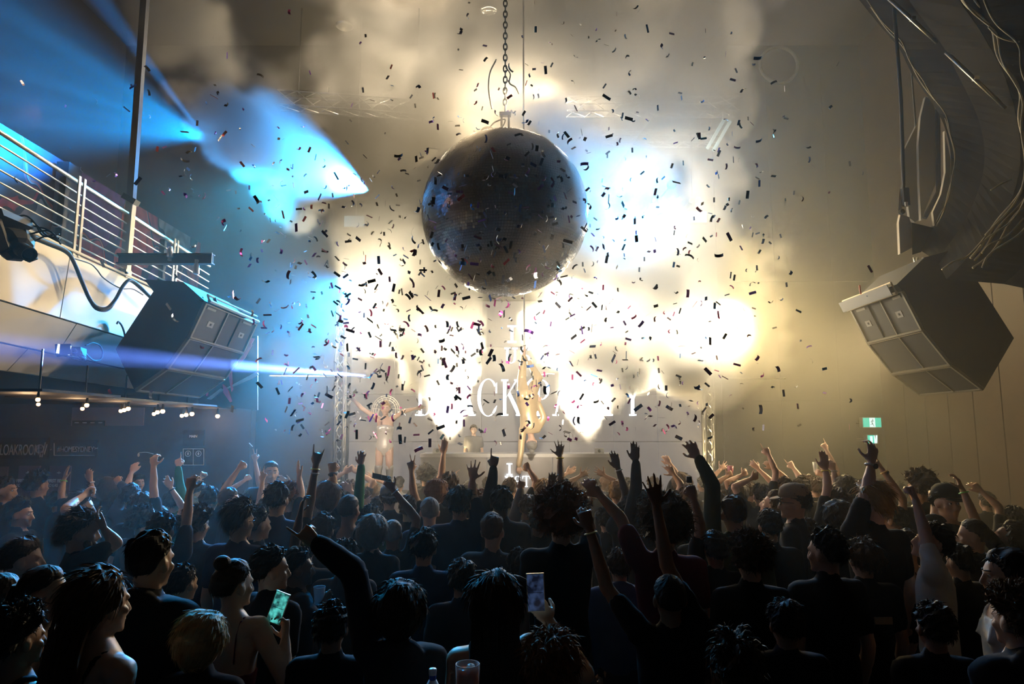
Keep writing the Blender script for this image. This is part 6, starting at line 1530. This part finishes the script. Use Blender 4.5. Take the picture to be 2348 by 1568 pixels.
# low in the front row: an orange drink and a bottle, held by people below the frame line
c = P(1072, 1556, 1.75); o = thing('drinking_glass', 'short glass of orange drink catching light at the bottom edge, left of centre', 'glass', tuple(c))
part(MB().lathe([(.026, -.06), (.030, .035), (.0275, .035), (.024, -.05), (.002, -.05)], c, 18), 'glass_wall', M_CUP, o, True); part(MB().lathe([(.024, -.05), (.027, .02), (.002, .02)], c, 18), 'drink', mat('orange_drink', (.65, .12, .02), .2), o, True)
part(MB().ell(c + np.array([.008, 0, .026]), (.012, .012, .010), 6, 4), 'ice_cube', mat('ice', (.8, .75, .7), .1), o)
part(MB().lathe([(.020, -1.6), (.020, -.065)], (c[0], c[1], c[2]), 10) if False else MB().lathe([(.027, -.064), (.027, -.060)], c, 18), 'base', M_CUP, o)
c = P(992, 1558, 1.9); o = thing('water_bottle', 'plastic bottle with a white cap and blue collar at the bottom edge', 'bottle', tuple(c))
part(MB().lathe([(.010, .0), (.0105, .014), (.009, .016)], c + np.array([0, 0, .012]), 14), 'cap', mat('white_plastic', None), o, True)
part(MB().lathe([(.009, 0), (.0095, .012)], c, 14), 'collar', mat('blue_collar', (.03, .12, .5), .4), o, True)
part(MB().lathe([(.030, -.17), (.030, -.06), (.026, -.03), (.010, 0.0)], c, 18), 'bottle_body', mat('bottle_plastic', (.75, .8, .85), .15), o, True)
w, hd, n, k = held('person dangling a thin cord with a pendant from a raised hand', None, 1); t = w + hd * .12
o = thing('cord_pendant', 'thin cord with a small pale pendant hanging from a raised hand at left', 'pendant', tuple(t))
e_ = P(318, 1038, PEOPLE['person dangling a thin cord with a pendant from a raised hand'][3][1]); part(MB().tube(curve_pts([t, (t + e_) / 2 + np.array([0, 0, .01]), e_], 12), .003, 5), 'cord', mat('cord_pale', (.5, .45, .35), .6), o)
part(MB().ell(e_ + np.array([0, 0, -.02]), (.012, .008, .018), 8, 6), 'charm', mat('cord_pale', None), o)
w, hd, n, k = held('person with a cigarette between raised fingers and a fist beside it', None, 1); t = w + hd * .18
o = thing('cigarette', 'lit cigarette tip between raised fingers at left', 'cigarette', tuple(t)); part(MB().bar(t, t + np.array([-.045, 0, .045]), .005, 8), 'paper', mat('cigarette_paper', (.85, .82, .76), .7), o); part(MB().bar(t + np.array([-.045, 0, .045]), t + np.array([-.049, 0, .049]), .005, 8), 'ash', M_DGREY, o)
w, hd, n, k = held('person raising a fist with a dark bottle cap against the haze', None, -1); t = w + hd * .11
o = thing('bottle_cap', 'dark square bottle top standing on a raised fist', 'bottle', tuple(t)); part(MB().lathe([(.017, 0), (.019, .012), (.019, .04), (.016, .043)], t, 12), 'top', M_BLACK, o, True)
flush_people()
# ------------------------------------------------------------------ confetti
CF = np.random.default_rng(77)
COLS = {'black': (.012, .013, .018), 'navy': (.02, .045, .13), 'plum': (.11, .012, .07), 'pink': (.75, .10, .42), 'red': (.55, .05, .05), 'silver': (.80, .80, .84), 'violet': (.22, .08, .5), 'blue': (.05, .22, .62)}
CM = {k: mat('foil_' + k, v, rough=.28 if k != 'silver' else .18, metal=.75 if k in ('silver', 'blue', 'pink', 'violet') else .3, spec=.6) for k, v in COLS.items()}
# density of falling strips over the view: centre pixel, spread in pixels, share
BL_ = [((1180, 560), (330, 230), .34), ((1000, 780), (260, 150), .20), ((1330, 330), (230, 180), .11), ((760, 700), (110, 170), .10), ((1250, 920), (300, 90), .12), ((620, 430), (180, 150), .05), ((1650, 640), (110, 200), .05), ((300, 350), (190, 140), .02), ((820, 960), (120, 70), .05)]
def strip_shape(kind, l, w):
    """Curl of a paper strip: list of cross sections along its length."""
    n = {'flat': 2, 'bent': 4, 'curled': 6, 'folded': 3}[kind]; t = np.linspace(-.5, .5, n + 1)
    if kind == 'flat': p = np.stack([t * l, 0 * t], 1)
    elif kind == 'bent': p = np.stack([t * l, .22 * l * (t * 2) ** 2], 1)
    elif kind == 'curled': a = t * 2.6; p = np.stack([np.sin(a) * l / 2.6, (1 - np.cos(a)) * l / 2.6], 1)
    else: p = np.stack([np.abs(t) * l * .7 * np.where(t < 0, -1, .75), -np.abs(t) * l * .7], 1)
    mb = MB(); V = []
    for x, z in p: V += [(x, -w / 2, z), (x, w / 2, z), (x, -w / 2, z + .0006), (x, w / 2, z + .0006)]
    f = []
    for i in range(n):
        o = i * 4; q = o + 4; f += [(o, o + 1, q + 1, q), (o + 2, q + 2, q + 3, o + 3), (o, q, q + 2, o + 2), (o + 1, o + 3, q + 3, q + 1)]
    f += [(0, 2, 3, 1), (n * 4, n * 4 + 1, n * 4 + 3, n * 4 + 2)]
    return V, f
KINDS_ = ('flat', 'bent', 'curled', 'folded')
SHP = {k: strip_shape(k, .068, .024) for k in KINDS_}
MESHES = {}
for k in KINDS_:
    for c in COLS:
        MESHES[k, c] = MB().add(*SHP[k]).mesh('confetti_strip', CM[c])
N_ALL, N_IND = 1600, 300
pts = []
tot = sum(b[2] for b in BL_)
while len(pts) < N_ALL:
    r = CF.random() * tot; i = 0
    while r > BL_[i][2]: r -= BL_[i][2]; i += 1
    (cx, cy), (sx, sy), _ = BL_[i]
    x, y = CF.normal() * sx + cx, CF.normal() * sy + cy
    if not (10 < x < 2000 and 5 < y < 1075): continue
    d = 4.6 + 6.0 * CF.random() ** .85
    if math.hypot(x - 1158, y - 490) < 187 and d > 7.6: d = 4.6 + 2.8 * CF.random()
    p = P(x, y, d)
    if p[0] < -4.0 + .0 and p[2] < 5.0: d = min(d, abs(4.0 / ((x - 1174) / F)) - .2); p = P(x, y, max(3.4, d))
    if p[2] < 2.15 or np.linalg.norm(p - BC) < BR + .1 or (p[0] < -2.9 and 6.7 < p[1] < 9 and 2.4 < p[2] < 4.6) or p[0] < -4.0 and p[2] < 5.2: continue
    pts.append((x, y, p[1], p))
pts.sort(key=lambda q: q[2])
def colour(x, y):
    r = CF.random()
    if x < 720: w = {'silver': .34, 'pink': .14, 'red': .16, 'black': .14, 'blue': .12, 'violet': .10}
    elif y > 930: w = {'silver': .34, 'pink': .18, 'black': .22, 'plum': .10, 'navy': .08, 'violet': .08}
    elif y > 650: w = {'black': .40, 'plum': .13, 'navy': .14, 'pink': .14, 'violet': .08, 'silver': .08, 'blue': .03}
    else: w = {'black': .48, 'plum': .16, 'navy': .17, 'red': .05, 'violet': .05, 'silver': .06, 'blue': .03}
    s = sum(w.values()) * r
    for k, v in w.items():
        s -= v
        if s <= 0: return k
    return 'black'
def where(x, y):
    if math.hypot(x - 1158, y - 490) < 190: return 'in front of the mirror ball'
    h = 'low over the crowd' if y > 860 else 'below the mirror ball' if y > 680 else 'beside the mirror ball' if y > 300 else 'above the mirror ball'
    return h + (' at far left' if x < 600 else ' at left' if x < 970 else ' at far right' if x > 1620 else ' at right' if x > 1345 else ' at the centre')
ADJ = {'flat': 'flat', 'bent': 'slightly bent', 'curled': 'curled', 'folded': 'folded'}
for i, (x, y, d, p) in enumerate(pts[:N_IND]):
    k = KINDS_[int(CF.choice(4, p=(.5, .26, .14, .10)))]; c = colour(x, y)
    o = bpy.data.objects.new('confetti_strip', MESHES[k, c]); COL.objects.link(o); o.location = p; o.rotation_euler = (CF.random() * 6.28, CF.random() * 6.28, CF.random() * 6.28)
    ax = np.array(o.rotation_euler.to_matrix() @ Vector((1, 0, 0))) * .03; q0, q1 = proj(np.array(p) - ax), proj(np.array(p) + ax)
    ln_ = math.hypot(q1[0] - q0[0], q1[1] - q0[1]) / (F * .06 / d); an = math.degrees(math.atan2(abs(q1[1] - q0[1]), abs(q1[0] - q0[0])))
    turn = 'edge-on' if ln_ < .35 else 'level' if an < 22 else 'upright' if an > 68 else 'rising' if (q1[1] - q0[1]) * (q1[0] - q0[0]) < 0 else 'dipping'
    tag(o, '%s %s %s %s confetti strip falling %s' % ('large' if d < 5.2 else 'medium' if d < 6.0 else 'small', turn, ADJ[k], c, where(x, y)), 'confetti', 'falling confetti strips')
rest = {}
V = []; mbs = {c: MB() for c in COLS}
for x, y, d, p in pts[N_IND:]:
    k = KINDS_[int(CF.choice(4, p=(.5, .26, .14, .10)))]; c = colour(x, y); v, f = SHP[k]
    R_ = np.array(Euler((CF.random() * 6.28, CF.random() * 6.28, CF.random() * 6.28)).to_matrix())
    mbs[c].add(np.array(v) @ R_.T + p, f)
allm = MB(); me = None; idx = []; mats = []
for j, (c, m_) in enumerate(mbs.items()):
    if not m_.v: continue
    allm.add(np.concatenate(m_.v), m_.f); idx += [len(mats)] * len(m_.f); mats.append(CM[c])
o = allm.obj('confetti'); o.data.polygons.foreach_set('material_index', idx)
for m_ in mats: o.data.materials.append(m_)
o.data.polygons.foreach_set('material_index', idx)
tag(o, 'hundreds of smaller confetti strips drifting farther back around the mirror ball', 'confetti', kind='stuff')
# the large blurred curl right of the stage
mb = MB(); v, f = strip_shape('curled', .075, .02); mb.add(v, f); o = mb.obj('confetti_curl', CM['black']); o.location = P(1646, 587, 4.2); o.rotation_euler = (math.radians(100), math.radians(180), 0)
tag(o, 'largest black confetti curl, arched like an eyebrow, in the pale haze at right', 'confetti')
